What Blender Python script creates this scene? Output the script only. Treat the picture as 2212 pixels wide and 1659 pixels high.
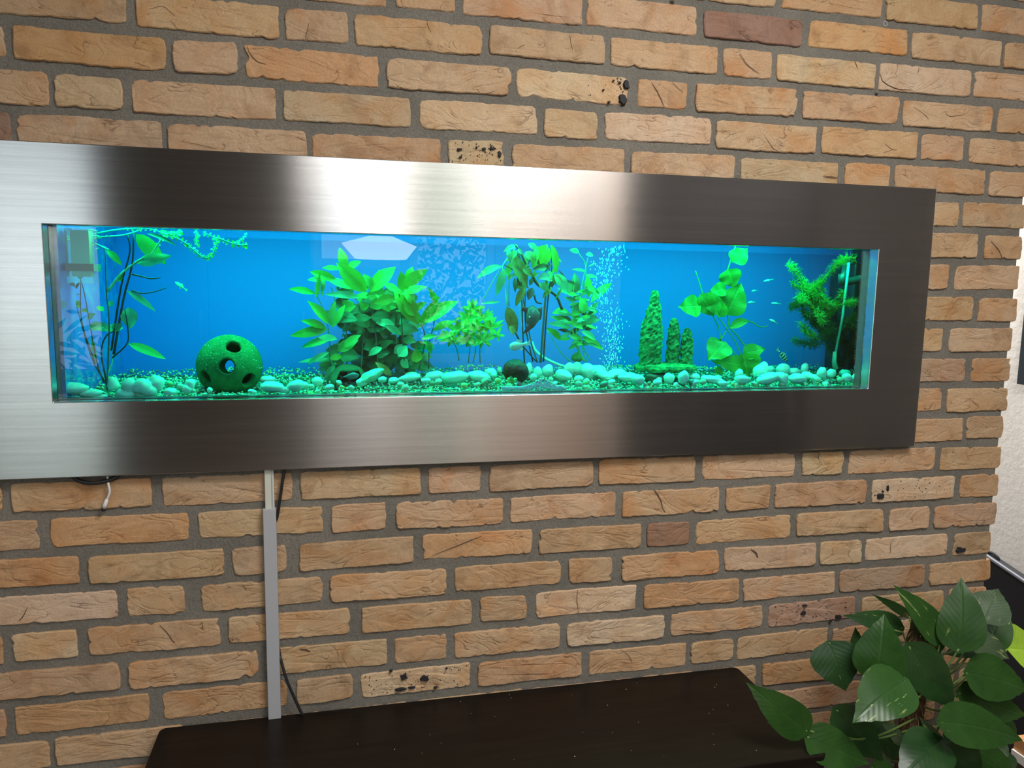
import bpy, bmesh, math, random
from mathutils import Vector, Matrix, noise, Quaternion

for o in list(bpy.data.objects):
    bpy.data.objects.remove(o, do_unlink=True)
scene = bpy.context.scene
COL = scene.collection
PI = math.pi

# ------------------------------------------------------------------ camera
CAM = Vector((0.442, -1.3342, 0.1987))
YAW, PITCH, ROLL = 0.22889, -0.12999, 0.0166
FPX = 1641.93
_f = Vector((math.sin(YAW)*math.cos(PITCH), math.cos(YAW)*math.cos(PITCH), math.sin(PITCH)))
_r = Vector((math.cos(YAW), -math.sin(YAW), 0.0))
_u = _r.cross(_f)
CR = _r*math.cos(ROLL) + _u*math.sin(ROLL)
CU = -_r*math.sin(ROLL) + _u*math.cos(ROLL)
CF = _f
cam_data = bpy.data.cameras.new('camera')
cam_data.sensor_width = 36.0
cam_data.lens = FPX/2212*36.0
cam_data.clip_start = 0.02
cam = bpy.data.objects.new('camera', cam_data)
COL.objects.link(cam)
cam.matrix_world = Matrix(((CR.x, CU.x, -CF.x, CAM.x), (CR.y, CU.y, -CF.y, CAM.y),
                           (CR.z, CU.z, -CF.z, CAM.z), (0, 0, 0, 1)))
scene.camera = cam

# ------------------------------------------------------------------ world, exposure
w = bpy.data.worlds.new('world'); scene.world = w; w.use_nodes = True
w.node_tree.nodes['Background'].inputs[0].default_value = (0.62, 0.68, 0.75, 1)
w.node_tree.nodes['Background'].inputs[1].default_value = 3.6
scene.view_settings.view_transform = 'Standard'
scene.view_settings.look = 'None'
scene.view_settings.gamma = 1.0
scene.view_settings.exposure = 0.2
scene.cycles.transparent_max_bounces = 24
scene.cycles.max_bounces = 8
scene.cycles.caustics_reflective = False
scene.cycles.caustics_refractive = False

FLOOR_Z, CEIL_Z = -1.33, 1.25
ROOM_X0, ROOM_X1, ROOM_Y0, ROOM_Y1 = -3.2, 2.2, -4.0, 1.6

def area(name, loc, target, sx, sy, power, color, label=None):
    l = bpy.data.lights.new(name, 'AREA'); l.shape = 'RECTANGLE'
    l.size = sx; l.size_y = sy; l.energy = power; l.color = color
    o = bpy.data.objects.new(name, l); COL.objects.link(o)
    o.location = loc
    d = Vector(target)-Vector(loc)
    o.rotation_euler = d.to_track_quat('-Z', 'Y').to_euler()
    return o
# added lamps under the ceiling, unseen: light the walls and streak the steel
area('added_fill_lamp', (0.57, -2.5, 1.22), (0.57, -2.4, -1), 0.6, 0.9, 13, (1.0, 0.975, 0.94))
area('added_fill_lamp', (1.12, -1.2, 1.22), (1.2, -1.1, -1), 0.7, 0.6, 27, (1.0, 0.97, 0.93))
area('added_fill_lamp', (2.05, 0.9, 1.22), (2.05, 0.9, -1), 0.2, 0.8, 60, (1.0, 0.97, 0.93))
area('added_fill_lamp', (1.80, -3.35, 1.22), (1.80, -3.4, -1), 1.0, 0.4, 17, (1.0, 0.93, 0.84))
# the blue-green LED strip in the aquarium hood
area('aquarium_strip_light', (0.80, 0.125, 0.345), (0.80, 0.15, 0), 1.50, 0.09, 15.5, (0.01, 1.0, 0.44))
area('aquarium_strip_light', (0.80, 0.08, 0.340), (0.80, 0.40, 0.12), 1.50, 0.05, 1.7, (0.0, 0.6, 1.0))

# ------------------------------------------------------------------ helpers
def ray(px, py):
    return CF + CR*((px-1106)/FPX) - CU*((py-829.5)/FPX)
def at(px, py, Y):
    d = ray(px, py); t = (Y-CAM.y)/d.y
    return CAM + d*t
def atz(px, py, Z):
    d = ray(px, py); t = (Z-CAM.z)/d.z
    return CAM + d*t
def atx(px, py, X):
    d = ray(px, py); t = (X-CAM.x)/d.x
    return CAM + d*t
def xat(px, z, Y):            # wall x seen at pixel column px on height z of plane Y
    k = (px-1106)/FPX
    # ((P-C).r) = k ((P-C).f)
    a = CR.x - k*CF.x
    b = (CR.y-k*CF.y)*(Y-CAM.y) + (CR.z-k*CF.z)*(z-CAM.z)
    return CAM.x - b/a
def pxsize(n, Y):             # metres of n pixels at depth Y
    return n/FPX*(Y-CAM.y)*1.03

def psz(n, p):            # metres spanned by n pixels at point p
    return n/FPX*(Vector(p)-CAM).dot(CF)
def tocam(p): return (CAM-Vector(p)).normalized()

def setp(o, label=None, cat=None, group=None, kind=None):
    if label: o['label'] = label
    if cat: o['category'] = cat
    if group: o['group'] = group
    if kind: o['kind'] = kind
    return o
def mesh_obj(name, verts, faces, mat=None, parent=None, smooth=False, loc=None):
    me = bpy.data.meshes.new(name)
    me.from_pydata([tuple(v) for v in verts], [], faces)
    me.update()
    if smooth:
        me.polygons.foreach_set('use_smooth', [True]*len(me.polygons))
    if mat: me.materials.append(mat)
    o = bpy.data.objects.new(name, me); COL.objects.link(o)
    if parent: o.parent = parent
    if loc is not None: o.location = loc
    return o
def bm_obj(name, bm, mat=None, parent=None, smooth=False):
    me = bpy.data.meshes.new(name); bm.to_mesh(me); bm.free()
    if smooth: me.polygons.foreach_set('use_smooth', [True]*len(me.polygons))
    if mat:
        for m in (mat if isinstance(mat, (list, tuple)) else [mat]): me.materials.append(m)
    o = bpy.data.objects.new(name, me); COL.objects.link(o)
    if parent: o.parent = parent
    return o
def empty(name, loc=(0, 0, 0), label=None, cat=None, group=None):
    o = bpy.data.objects.new(name, None); COL.objects.link(o); o.location = loc
    o.empty_display_size = 0.02
    return setp(o, label, cat, group)
def adopt(root, ch):           # parent, keeping world placement (roots are unrotated)
    ch.parent = root; ch.matrix_parent_inverse = Matrix.Translation(-Vector(root.location)); return ch

class MB:
    def __init__(s): s.v = []; s.f = []; s.c = []
    def add(s, vs, fs, c=None):
        n = len(s.v); s.v += [Vector(v) for v in vs]; s.f += [tuple(i+n for i in f) for f in fs]
        if c is not None: s.c += [c]*len(vs)
    def box(s, x0, y0, z0, x1, y1, z1, c=None):
        s.add([(x0,y0,z0),(x1,y0,z0),(x1,y1,z0),(x0,y1,z0),(x0,y0,z1),(x1,y0,z1),(x1,y1,z1),(x0,y1,z1)],
              [(0,3,2,1),(4,5,6,7),(0,1,5,4),(1,2,6,5),(2,3,7,6),(3,0,4,7)], c)
    def tube(s, pts, rad, n=8, cap=True, flat=1.0):
        pts = [Vector(p) for p in pts]
        rs = rad if isinstance(rad, (list, tuple)) else [rad]*len(pts)
        base = len(s.v); up = None
        for i, p in enumerate(pts):
            t = (pts[min(i+1, len(pts)-1)]-pts[max(i-1, 0)])
            t = t.normalized() if t.length > 1e-9 else Vector((0, 0, 1))
            if up is None:
                up = Vector((0, -1, 0)) if abs(t.y) < 0.9 else Vector((0, 0, 1))
            a = t.cross(up); a = a.normalized() if a.length > 1e-6 else Vector((1, 0, 0))
            b = a.cross(t).normalized(); up = b
            for k in range(n):
                an = 2*PI*k/n
                s.v.append(p + a*math.cos(an)*rs[i] + b*math.sin(an)*rs[i]*flat)
        m = len(pts)
        for i in range(m-1):
            for k in range(n):
                k2 = (k+1) % n
                s.f.append((base+i*n+k, base+i*n+k2, base+(i+1)*n+k2, base+(i+1)*n+k))
        if cap:
            s.f.append(tuple(base+k for k in range(n))[::-1])
            s.f.append(tuple(base+(m-1)*n+k for k in range(n)))
    def lathe(s, c, prof, n=24, axis='z'):
        base = len(s.v)
        for r, h in prof:
            for k in range(n):
                a = 2*PI*k/n
                d = Vector((r*math.cos(a), r*math.sin(a), h)) if axis == 'z' else Vector((r*math.cos(a), h, r*math.sin(a)))
                s.v.append(Vector(c)+d)
        for i in range(len(prof)-1):
            for k in range(n):
                k2 = (k+1) % n
                s.f.append((base+i*n+k, base+i*n+k2, base+(i+1)*n+k2, base+(i+1)*n+k))
        s.f.append(tuple(base+k for k in range(n))[::-1]); s.f.append(tuple(base+(len(prof)-1)*n+k for k in range(n)))
    def ball(s, c, r, seg=8, rings=5, rot=None, jit=0.0, c_=None):
        c = Vector(c); base = len(s.v)
        if not hasattr(r, '__len__'): r = (r, r, r)
        vs = [Vector((0, 0, -1))]
        for i in range(1, rings):
            th = -PI/2+PI*i/rings
            for k in range(seg):
                a = 2*PI*(k+0.5*(i % 2))/seg
                vs.append(Vector((math.cos(th)*math.cos(a), math.cos(th)*math.sin(a), math.sin(th))))
        vs.append(Vector((0, 0, 1)))
        off = random.random()*100
        out = []
        for v in vs:
            k = 1+jit*noise.noise(v*1.3+Vector((off, off, off)))
            p = Vector((v.x*r[0], v.y*r[1], v.z*r[2]))*k
            if rot is not None: p = rot @ p
            out.append(c+p)
        fs = []
        for k in range(seg): fs.append((0, 1+(k+1) % seg, 1+k))
        for i in range(rings-2):
            for k in range(seg):
                a = 1+i*seg+k; b = 1+i*seg+(k+1) % seg
                fs.append((a, b, b+seg, a+seg))
        n = len(vs)-1
        for k in range(seg): fs.append((n, n-seg+k, n-seg+(k+1) % seg))
        s.add(out, fs, c_)
    def build(s, name, mat, parent=None, smooth=False, loc=None):
        vs = s.v
        if loc is not None:
            L = Vector(loc); vs = [v-L for v in vs]
        o = mesh_obj(name, vs, s.f, mat, parent, smooth, loc)
        if s.c:
            a = o.data.color_attributes.new('Col', 'FLOAT_COLOR', 'POINT')
            flat = []
            for c in s.c: flat += [c[0], c[1], c[2], 1.0]
            a.data.foreach_set('color', flat)
        return o
def wbuild(mb, name, mat, root, smooth=False):     # part given in world coordinates under an Empty at root
    L = Vector(root.location)
    mb.v = [v-L for v in mb.v]
    return mb.build(name, mat, root, smooth)
def bevel(o, w, seg=2):
    m = o.modifiers.new('bevel', 'BEVEL'); m.width = w; m.segments = seg; m.limit_method = 'ANGLE'
    return o
def catmull(pts, n=6):
    pts = [Vector(p) for p in pts]
    if len(pts) < 3: return [pts[0].lerp(pts[-1], i/n) for i in range(n+1)]
    P = [pts[0]*2-pts[1]]+pts+[pts[-1]*2-pts[-2]]
    out = []
    for i in range(1, len(P)-2):
        for k in range(n):
            t = k/n
            a, b, c, d = P[i-1], P[i], P[i+1], P[i+2]
            out.append(0.5*((2*b)+(c-a)*t+(2*a-5*b+4*c-d)*t*t+(3*b-a-3*c+d)*t**3))
    out.append(pts[-1]); return out

# ------------------------------------------------------------------ materials
def mat(name, color=(0.5, 0.5, 0.5), rough=0.5, metal=0.0, spec=0.5):
    m = bpy.data.materials.new(name); m.use_nodes = True
    b = m.node_tree.nodes['Principled BSDF']
    b.inputs['Base Color'].default_value = (*color, 1); b.inputs['Roughness'].default_value = rough
    b.inputs['Metallic'].default_value = metal; b.inputs['Specular IOR Level'].default_value = spec
    return m
def N(m, t, **kw):
    n = m.node_tree.nodes.new(t)
    for k, v in kw.items():
        if k.startswith('i_'):
            n.inputs[k[2:].replace('_', ' ')].default_value = v
        else: setattr(n, k, v)
    return n
def L(m, a, b): m.node_tree.links.new(a, b)
def bsdf(m): return m.node_tree.nodes['Principled BSDF']
def math_n(m, op, a, b=None, clamp=False):
    n = N(m, 'ShaderNodeMath', operation=op); n.use_clamp = clamp
    for i, x in enumerate((a, b)):
        if x is None: continue
        if isinstance(x, (int, float)): n.inputs[i].default_value = x
        else: L(m, x, n.inputs[i])
    return n.outputs[0]
def ramp(m, src, stops):
    n = N(m, 'ShaderNodeValToRGB'); e = n.color_ramp.elements
    e[0].position, e[0].color = stops[0][0], (*stops[0][1], 1)
    e[1].position, e[1].color = stops[-1][0], (*stops[-1][1], 1)
    for p, c in stops[1:-1]:
        x = e.new(p); x.color = (*c, 1)
    L(m, src, n.inputs[0]); return n.outputs[0]
def mixc(m, fac, a, b, mode='MIX'):
    n = N(m, 'ShaderNodeMix', data_type='RGBA', blend_type=mode)
    for s, x in ((n.inputs[0], fac), (n.inputs[6], a), (n.inputs[7], b)):
        if isinstance(x, (int, float)): s.default_value = x
        elif isinstance(x, tuple): s.default_value = (*x, 1)
        else: L(m, x, s)
    return n.outputs[2]
def noisen(m, vec, scale, detail=4, rough=0.5, dist=0.0):
    n = N(m, 'ShaderNodeTexNoise'); n.inputs['Scale'].default_value = scale
    n.inputs['Detail'].default_value = detail; n.inputs['Roughness'].default_value = rough
    n.inputs['Distortion'].default_value = dist
    if vec is not None: L(m, vec, n.inputs['Vector'])
    return n
def objvec(m, rnd=True, scale=(1, 1, 1)):
    tc = N(m, 'ShaderNodeTexCoord'); mp = N(m, 'ShaderNodeMapping'); mp.inputs['Scale'].default_value = scale
    L(m, tc.outputs['Object'], mp.inputs['Vector'])
    if rnd:
        oi = N(m, 'ShaderNodeObjectInfo')
        k = math_n(m, 'MULTIPLY', oi.outputs['Random'], 37.0)
        cb = N(m, 'ShaderNodeCombineXYZ')
        for i in range(3): L(m, k, cb.inputs[i])
        L(m, cb.outputs[0], mp.inputs['Location'])
    return mp.outputs[0]
def bumpn(m, h, strength=0.3, dist=0.01, normal=None):
    b = N(m, 'ShaderNodeBump'); b.inputs['Strength'].default_value = strength; b.inputs['Distance'].default_value = dist
    L(m, h, b.inputs['Height'])
    if normal is not None: L(m, normal, b.inputs['Normal'])
    return b.outputs[0]

def make_brick_mat():
    m = mat('handmade_brick', rough=0.85, spec=0.2); b = bsdf(m)
    v = objvec(m)
    oi = N(m, 'ShaderNodeObjectInfo')
    base = oi.outputs['Color']
    big = noisen(m, v, 14, 3, 0.55, 0.4).outputs[0]
    c1 = mixc(m, math_n(m, 'MULTIPLY', ramp(m, big, [(0.42, (0, 0, 0)), (0.68, (1, 1, 1))]), 0.5), base, mixc(m, 1.0, base, (0.90, 0.70, 0.52), 'MULTIPLY'))
    pale = noisen(m, v, 22, 3, 0.6, 0.8).outputs[0]
    c2 = mixc(m, math_n(m, 'MULTIPLY', ramp(m, pale, [(0.5, (0, 0, 0)), (0.75, (1, 1, 1))]), 0.45), c1, mixc(m, 1.0, base, (1.18, 1.22, 1.3), 'MULTIPLY'))
    drk = noisen(m, v, 19, 3, 0.6, 0.6).outputs[0]
    c2 = mixc(m, math_n(m, 'MULTIPLY', ramp(m, drk, [(0.54, (0, 0, 0)), (0.74, (1, 1, 1))]), 0.75), c2, mixc(m, 1.0, c2, (0.66, 0.60, 0.56), 'MULTIPLY'))
    hot = noisen(m, v, 9, 2, 0.5, 0.9).outputs[0]
    c2 = mixc(m, math_n(m, 'MULTIPLY', ramp(m, hot, [(0.52, (0, 0, 0)), (0.70, (1, 1, 1))]), 0.7), c2, mixc(m, 1.0, c2, (0.98, 0.76, 0.56), 'MULTIPLY'))
    fine = noisen(m, v, 420, 3, 0.7).outputs[0]
    c3 = mixc(m, 1.0, c2, ramp(m, fine, [(0.25, (0.78, 0.77, 0.75)), (0.75, (1.12, 1.12, 1.12))]), 'MULTIPLY')
    # folds of the hand-thrown clay: thin broken curved lines
    v2 = objvec(m, True, (1.0, 1.0, 1.9))
    fold = noisen(m, v2, 12, 2.5, 0.55, 1.5).outputs[0]
    line = math_n(m, 'ABSOLUTE', math_n(m, 'SUBTRACT', fold, 0.5))
    gate = ramp(m, noisen(m, v, 30, 2, 0.5).outputs[0], [(0.54, (0, 0, 0)), (0.66, (1, 1, 1))])
    crease = math_n(m, 'MULTIPLY', ramp(m, line, [(0.0, (1, 1, 1)), (0.008, (0.35,)*3), (0.018, (0, 0, 0))]), gate)
    c4 = mixc(m, math_n(m, 'MULTIPLY', crease, 0.62), c3, mixc(m, 1.0, c3, (0.30, 0.23, 0.17), 'MULTIPLY'))
    L(m, c4, b.inputs['Base Color'])
    h = math_n(m, 'ADD', math_n(m, 'MULTIPLY', big, 1.0), math_n(m, 'MULTIPLY', fine, 0.10))
    h = math_n(m, 'ADD', h, math_n(m, 'MULTIPLY', ramp(m, line, [(0.0, (0, 0, 0)), (0.09, (1, 1, 1))]), 0.35))
    h = math_n(m, 'SUBTRACT', h, math_n(m, 'MULTIPLY', crease, 0.7))
    L(m, bumpn(m, h, 0.45, 0.005), b.inputs['Normal'])
    return m
M = {}
M['brick'] = make_brick_mat()
m = M['soot'] = mat('soot', (0.018, 0.017, 0.022), 0.7)
m = M['mortar'] = mat('mortar', rough=0.95, spec=0.1)
v = objvec(m, False)
n1 = noisen(m, v, 9, 3).outputs[0]; n2 = noisen(m, v, 500, 3, 0.7).outputs[0]; n3 = noisen(m, v, 90, 4, 0.6).outputs[0]
c = ramp(m, n1, [(0.3, (0.17, 0.158, 0.135)), (0.7, (0.225, 0.208, 0.178))])
c = mixc(m, 1.0, c, ramp(m, n2, [(0.3, (0.7,)*3), (0.72, (1.3,)*3)]), 'MULTIPLY')
L(m, c, bsdf(m).inputs['Base Color'])
L(m, bumpn(m, math_n(m, 'ADD', n3, math_n(m, 'MULTIPLY', n2, 0.4)), 0.6, 0.004), bsdf(m).inputs['Normal'])

# brushed stainless steel, grain running along x
m = M['steel'] = mat('brushed_steel', (0.60, 0.585, 0.57), 0.20, 1.0); b = bsdf(m)
b.inputs['Anisotropic'].default_value = 0.98
tg = N(m, 'ShaderNodeCombineXYZ'); tg.inputs[2].default_value = 1.0
L(m, tg.outputs[0], b.inputs['Tangent'])
v = objvec(m, False, (3.0, 1, 700)); st = noisen(m, v, 1.0, 5, 0.7).outputs[0]
v = objvec(m, False, (2.2, 1, 110)); st2 = noisen(m, v, 1.0, 4, 0.6).outputs[0]
L(m, mixc(m, 1.0, ramp(m, st, [(0.3, (0.56, 0.545, 0.53)), (0.7, (0.66, 0.645, 0.63))]), ramp(m, st2, [(0.3, (0.91,)*3), (0.7, (1.07,)*3)]), 'MULTIPLY'), b.inputs['Base Color'])
L(m, bumpn(m, st, 0.03, 0.0003), b.inputs['Normal'])
M['steel_edge'] = mat('steel_edge', (0.62, 0.61, 0.60), 0.3, 1.0)

def glass_mat(name, tint, gloss_scale=1.0, rough=0.0):
    m = bpy.data.materials.new(name); m.use_nodes = True; nt = m.node_tree
    nt.nodes.remove(nt.nodes['Principled BSDF']); out = nt.nodes['Material Output']
    tr = N(m, 'ShaderNodeBsdfTransparent'); tr.inputs[0].default_value = (*tint, 1)
    gl = N(m, 'ShaderNodeBsdfGlossy'); gl.inputs['Roughness'].default_value = rough
    fr = N(m, 'ShaderNodeFresnel'); fr.inputs[0].default_value = 1.45
    mx = N(m, 'ShaderNodeMixShader'); L(m, math_n(m, 'MULTIPLY', fr.outputs[0], gloss_scale, True), mx.inputs[0])
    L(m, tr.outputs[0], mx.inputs[1]); L(m, gl.outputs[0], mx.inputs[2]); L(m, mx.outputs[0], out.inputs[0])
    return m
def leaf_mat(name, c0, c1, vein=0.35, rough=0.45, trans=0.45, spec=0.4, scale=30, coord=True):
    m = mat(name, c0, rough, spec=spec); b = bsdf(m); nt = m.node_tree
    v = objvec(m); nz = noisen(m, v, scale, 3, 0.6).outputs[0]
    col = ramp(m, nz, [(0.3, c0), (0.7, c1)])
    uv = N(m, 'ShaderNodeUVMap'); sep = N(m, 'ShaderNodeSeparateXYZ'); L(m, uv.outputs[0], sep.inputs[0])
    a = math_n(m, 'ABSOLUTE', math_n(m, 'SUBTRACT', sep.outputs[0], 0.5))
    mid = ramp(m, a, [(0.0, (1, 1, 1)), (0.035, (0, 0, 0))])
    side = math_n(m, 'SINE', math_n(m, 'MULTIPLY', math_n(m, 'SUBTRACT', sep.outputs[1], math_n(m, 'MULTIPLY', a, 0.8)), 62.0))
    sv = ramp(m, side, [(0.86, (0, 0, 0)), (1.0, (1, 1, 1))])
    vv = math_n(m, 'MAXIMUM', mid, math_n(m, 'MULTIPLY', sv, 0.5))
    col = mixc(m, math_n(m, 'MULTIPLY', vv, vein), col, mixc(m, 1.0, col, (1.9, 1.7, 1.9), 'MULTIPLY'))
    L(m, col, b.inputs['Base Color'])
    L(m, bumpn(m, math_n(m, 'ADD', math_n(m, 'MULTIPLY', side, 0.1), math_n(m, 'MULTIPLY', mid, -1.0)), 0.35, 0.0015), b.inputs['Normal'])
    tl = N(m, 'ShaderNodeBsdfTranslucent'); L(m, col, tl.inputs[0])
    mx = N(m, 'ShaderNodeMixShader'); mx.inputs[0].default_value = trans
    L(m, b.outputs[0], mx.inputs[1]); L(m, tl.outputs[0], mx.inputs[2]); L(m, mx.outputs[0], nt.nodes['Material Output'].inputs[0])
    return m

# ------------------------------------------------------------------ the brick wall
TANK_X0, TANK_X1, TANK_Z1 = 0.006, 1.735, 0.30
WALL_L, WALL_R = -1.2, 1.858
COURSE0, PITCHZ = 0.6165, 0.06465
rng = random.Random(7)

def wall_mesh():
    mb = MB(); y0, y1 = 0.0232, 0.045
    hx0, hx1, hz0, hz1 = -0.004, 1.503, -0.004, 0.284
    xs = [WALL_L, hx0, hx1, WALL_R]; zs = [FLOOR_Z, hz0, hz1, CEIL_Z]
    for i in range(3):
        for k in range(3):
            if i == 1 and k == 1: continue
            mb.box(xs[i], y0, zs[k], xs[i+1], y1, zs[k+1])
    # body of the partition behind, around the tank niche
    mb.box(WALL_L, y1, FLOOR_Z, TANK_X0-0.02, 0.46, CEIL_Z)
    mb.box(TANK_X1+0.02, y1, FLOOR_Z, WALL_R, 0.46, CEIL_Z)
    mb.box(TANK_X0-0.02, y1, FLOOR_Z, TANK_X1+0.02, 0.46, -0.035)
    mb.box(TANK_X0-0.02, y1, 0.40, TANK_X1+0.02, 0.46, CEIL_Z)
    mb.box(TANK_X0-0.02, 0.42, -0.035, TANK_X1+0.02, 0.46, 0.40)
    return mb
wall = wall_mesh().build('wall_back', M['mortar']); setp(wall, kind='structure', label='brick partition wall with grey mortar joints around the aquarium')

def brick_mesh(w_, h_, seed):
    off = Vector((seed*3.7, seed*1.3, seed*0.7))
    hw, hh = w_/2, h_/2
    r4 = [0.003+0.011*abs(noise.noise(Vector((k*5.1, 2, 1))+off)) for k in range(4)]
    pts = []
    step = 0.0062
    def side(a, b_):
        n_ = max(3, int((b_-a).length/step))
        return [a.lerp(b_, i/n_) for i in range(n_)]
    c = [Vector((-hw, 0, -hh)), Vector((hw, 0, -hh)), Vector((hw, 0, hh)), Vector((-hw, 0, hh))]
    for k in range(4):
        p, q = c[k], c[(k+1) % 4]; d = (q-p).normalized(); r0, r1 = r4[k], r4[(k+1) % 4]
        pv = (c[k]-c[k-1]).normalized()
        s0 = p-pv*r0; e0 = p+d*r0; m_ = p*0.30+(s0+e0)*0.35
        pts.append(m_.lerp(s0, 0.05))
        pts += side(e0, q-d*r1)
    notch = [noise.noise(Vector((k*7.7, 0, 0))+off) for k in range(2)]
    out = []
    for p in pts:
        n1 = noise.noise(Vector((p.x*38, p.z*38, 1))+off); n2 = noise.noise(Vector((p.x*150, p.z*150, 7))+off)
        n3 = max(0.0, noise.noise(Vector((p.x*85, p.z*85, 21))+off)-0.38)
        k = 0.0015*n1+0.0011*n2-0.014*n3
        dx = p.x/hw; dz = p.z/hh
        if abs(dx)*hw/hh > abs(dz)*0 and abs(abs(p.x)-hw) < 0.004: nx_ = math.copysign(1, p.x); nz_ = 0.0
        else: nx_ = 0.0; nz_ = math.copysign(1, p.z)
        q = Vector((p.x+nx_*k*1.3, 0, p.z+nz_*k))
        q.z += 0.0016*noise.noise(Vector((p.x*8, 0, 3))+off)+0.0025*noise.noise(off)*dx
        out.append(q)
    def ring(ins, yb):
        res = []
        for q in out:
            x = math.copysign(max(0.0, abs(q.x)-ins), q.x); z = math.copysign(max(0.0, abs(q.z)-ins), q.z)
            y = yb-0.0022*noise.noise(Vector((x*20, z*28, 2))+off)-0.0007*noise.noise(Vector((x*80, z*80, 4))+off)
            res.append(Vector((x, y, z)))
        return res
    n_ = len(out)
    verts = [Vector((q.x*1.003, 0.014, q.z*1.008)) for q in out]+ring(0.0, 0.0016)+ring(0.0016, 0.0)+ring(0.011, 0.0)
    faces = []
    for i in range(3):
        faces += [(i*n_+k, i*n_+(k+1) % n_, (i+1)*n_+(k+1) % n_, (i+1)*n_+k) for k in range(n_)]
    faces.append(tuple(3*n_+k for k in range(n_)))
    return verts, faces

TAN = [(0.54, 0.36, 0.225), (0.56, 0.375, 0.24), (0.53, 0.35, 0.215), (0.575, 0.395, 0.26), (0.53, 0.36, 0.23), (0.555, 0.36, 0.22)]
ORANGE = (0.56, 0.335, 0.185); RED = (0.33, 0.20, 0.15); PALE = (0.64, 0.465, 0.325); PINK = (0.44, 0.30, 0.225); ASH = (0.54, 0.39, 0.255); ROSE = (0.58, 0.38, 0.25)
# courses: pixel columns of each brick's left and right edge in the photograph (the wall is flat, so they are wall positions); 'E' = end of the wall
E_ = 'E'
ROWS = {
 -3: [(2183, E_)],
 -2: [(1452, 1677), (1689, 1907), (1915, 2113), (2121, E_)],
 -1: [(300, 525), (537, 834), (855, 983), (999, 1259), (1268, 1506), (1520, 1733, RED), (1749, 1962, ORANGE), (1970, 2163), (2170, E_)],
 0: [(-35, 272), (294, 602), (616, 752), (767, 1041), (1058, 1307), (1319, 1551), (1563, 1669), (1679, 1893, PALE), (1900, 2099, PALE), (2106, E_)],
 1: [(-130, 10, ASH), (28, 358, ORANGE), (373, 512, ROSE), (529, 819, ORANGE), (835, 1103), (1116, 1358, PALE), (1379, 1485), (1504, 1721), (1735, 1942, ROSE), (1952, 2143), (2156, E_)],
 2: [(-190, 104), (117, 264, ASH), (284, 596), (612, 887, ASH), (906, 1161, PALE), (1176, 1292), (1307, 1537, PALE), (1547, 1764), (1776, 1982), (1992, 2083), (2095, E_)],
 3: [(-300, -128), (-110, 22, RED), (34, 350, ASH), (363, 662), (674, 951), (969, 1089, ASH), (1105, 1349), (1364, 1587, ASH), (1601, 1812, ASH), (1825, 1922), (1934, 2128), (2138, E_)],
 4: [(1990, 2072), (2081, E_)],
 5: [(1990, 2112, ROSE), (2128, E_)],
 6: [(1970, 2050, ASH), (2065, E_)],
 7: [(1950, 2102), (2115, E_)],
 8: [(1950, 2036), (2051, E_)],
 9: [(1930, 2087, PINK), (2100, E_)],
 10: [(1930, 2036), (2047, E_)],
 11: [(1930, 2081), (2089, E_)],
 12: [(-300, 3), (25, 328), (351, 631, ASH), (650, 909, ASH), (926, 1038), (1057, 1281), (1294, 1502), (1518, 1717), (1733, 1821, ASH), (1835, 2021), (2033, E_)],
 13: [(-190, 84), (109, 407, ORANGE), (428, 697), (716, 833), (856, 1087), (1102, 1331, ROSE), (1344, 1554), (1568, 1663), (1675, 1872), (1885, 2062, PALE), (2075, E_)],
 14: [(-130, 171, ORANGE), (191, 483), (502, 619), (647, 894), (913, 1150, ORANGE), (1165, 1385), (1399, 1490, RED), (1504, 1709), (1721, 1909), (1922, 2007), (2018, E_)],
 15: [(-50, 252, PALE), (274, 400), (436, 696), (714, 965), (983, 1212), (1228, 1323), (1343, 1554, ORANGE), (1566, 1763), (1771, 1861, PALE), (1871, 2048, PALE), (2062, E_)],
 16: [(-290, 7), (27, 167, PALE), (190, 475), (493, 756), (781, 1020), (1038, 1138), (1158, 1374, PALE), (1391, 1598, ORANGE), (1606, 1804, ROSE), (1815, 1998, PINK), (2008, E_)],
 17: [(-50, 258), (278, 557, ROSE), (575, 836), (852, 965), (982, 1209), (1224, 1436, PALE), (1450, 1647), (1661, 1849, PINK), (1862, 2039), (2050, E_)],
 18: [(-130, 13), (33, 323, ORANGE), (351, 619, ORANGE), (640, 762), (780, 1016, PALE), (1033, 1257), (1273, 1482), (1493, 1585), (1593, 1789), (1799, 1890), (1902, 2085), (2095, E_)],
 19: [(-190, 107), (119, 397), (416, 690), (705, 880), (899, 1130), (1145, 1370), (1385, 1500), (1512, 1633), (1647, 1840, ORANGE), (1852, 2030), (2042, E_)],
 20: [(-250, -60), (-40, 170), (190, 480), (500, 740), (760, 1000), (1015, 1240), (1255, 1470), (1485, 1640), (1655, 1860), (1872, 2060), (2072, E_)],
 21: [(-300, 0), (20, 260), (280, 560), (580, 700), (720, 960), (975, 1200), (1215, 1420), (1435, 1540), (1555, 1728), (1740, 1935), (1947, 2020), (2032, E_)],
 22: [(-250, 60), (80, 330), (350, 620), (640, 880), (895, 1120), (1135, 1250), (1265, 1470), (1485, 1690), (1702, 1890), (1902, E_)],
}
BRICKS = {}
nb_ = 0
def add_brick(x0, x1, zc, h_, color, seed, depth=0.0):
    global nb_
    w_ = x1-x0
    vs, fs = brick_mesh(w_, h_, seed)
    o = mesh_obj('brick', vs, fs, M['brick'], wall, False, ((x0+x1)/2, 0.0195+depth, zc))
    j = rng.uniform(0.94, 1.06)
    o.color = (color[0]*j, color[1]*j*rng.uniform(0.99, 1.06), color[2]*j*rng.uniform(0.94, 1.06), 1)
    return o
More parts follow.
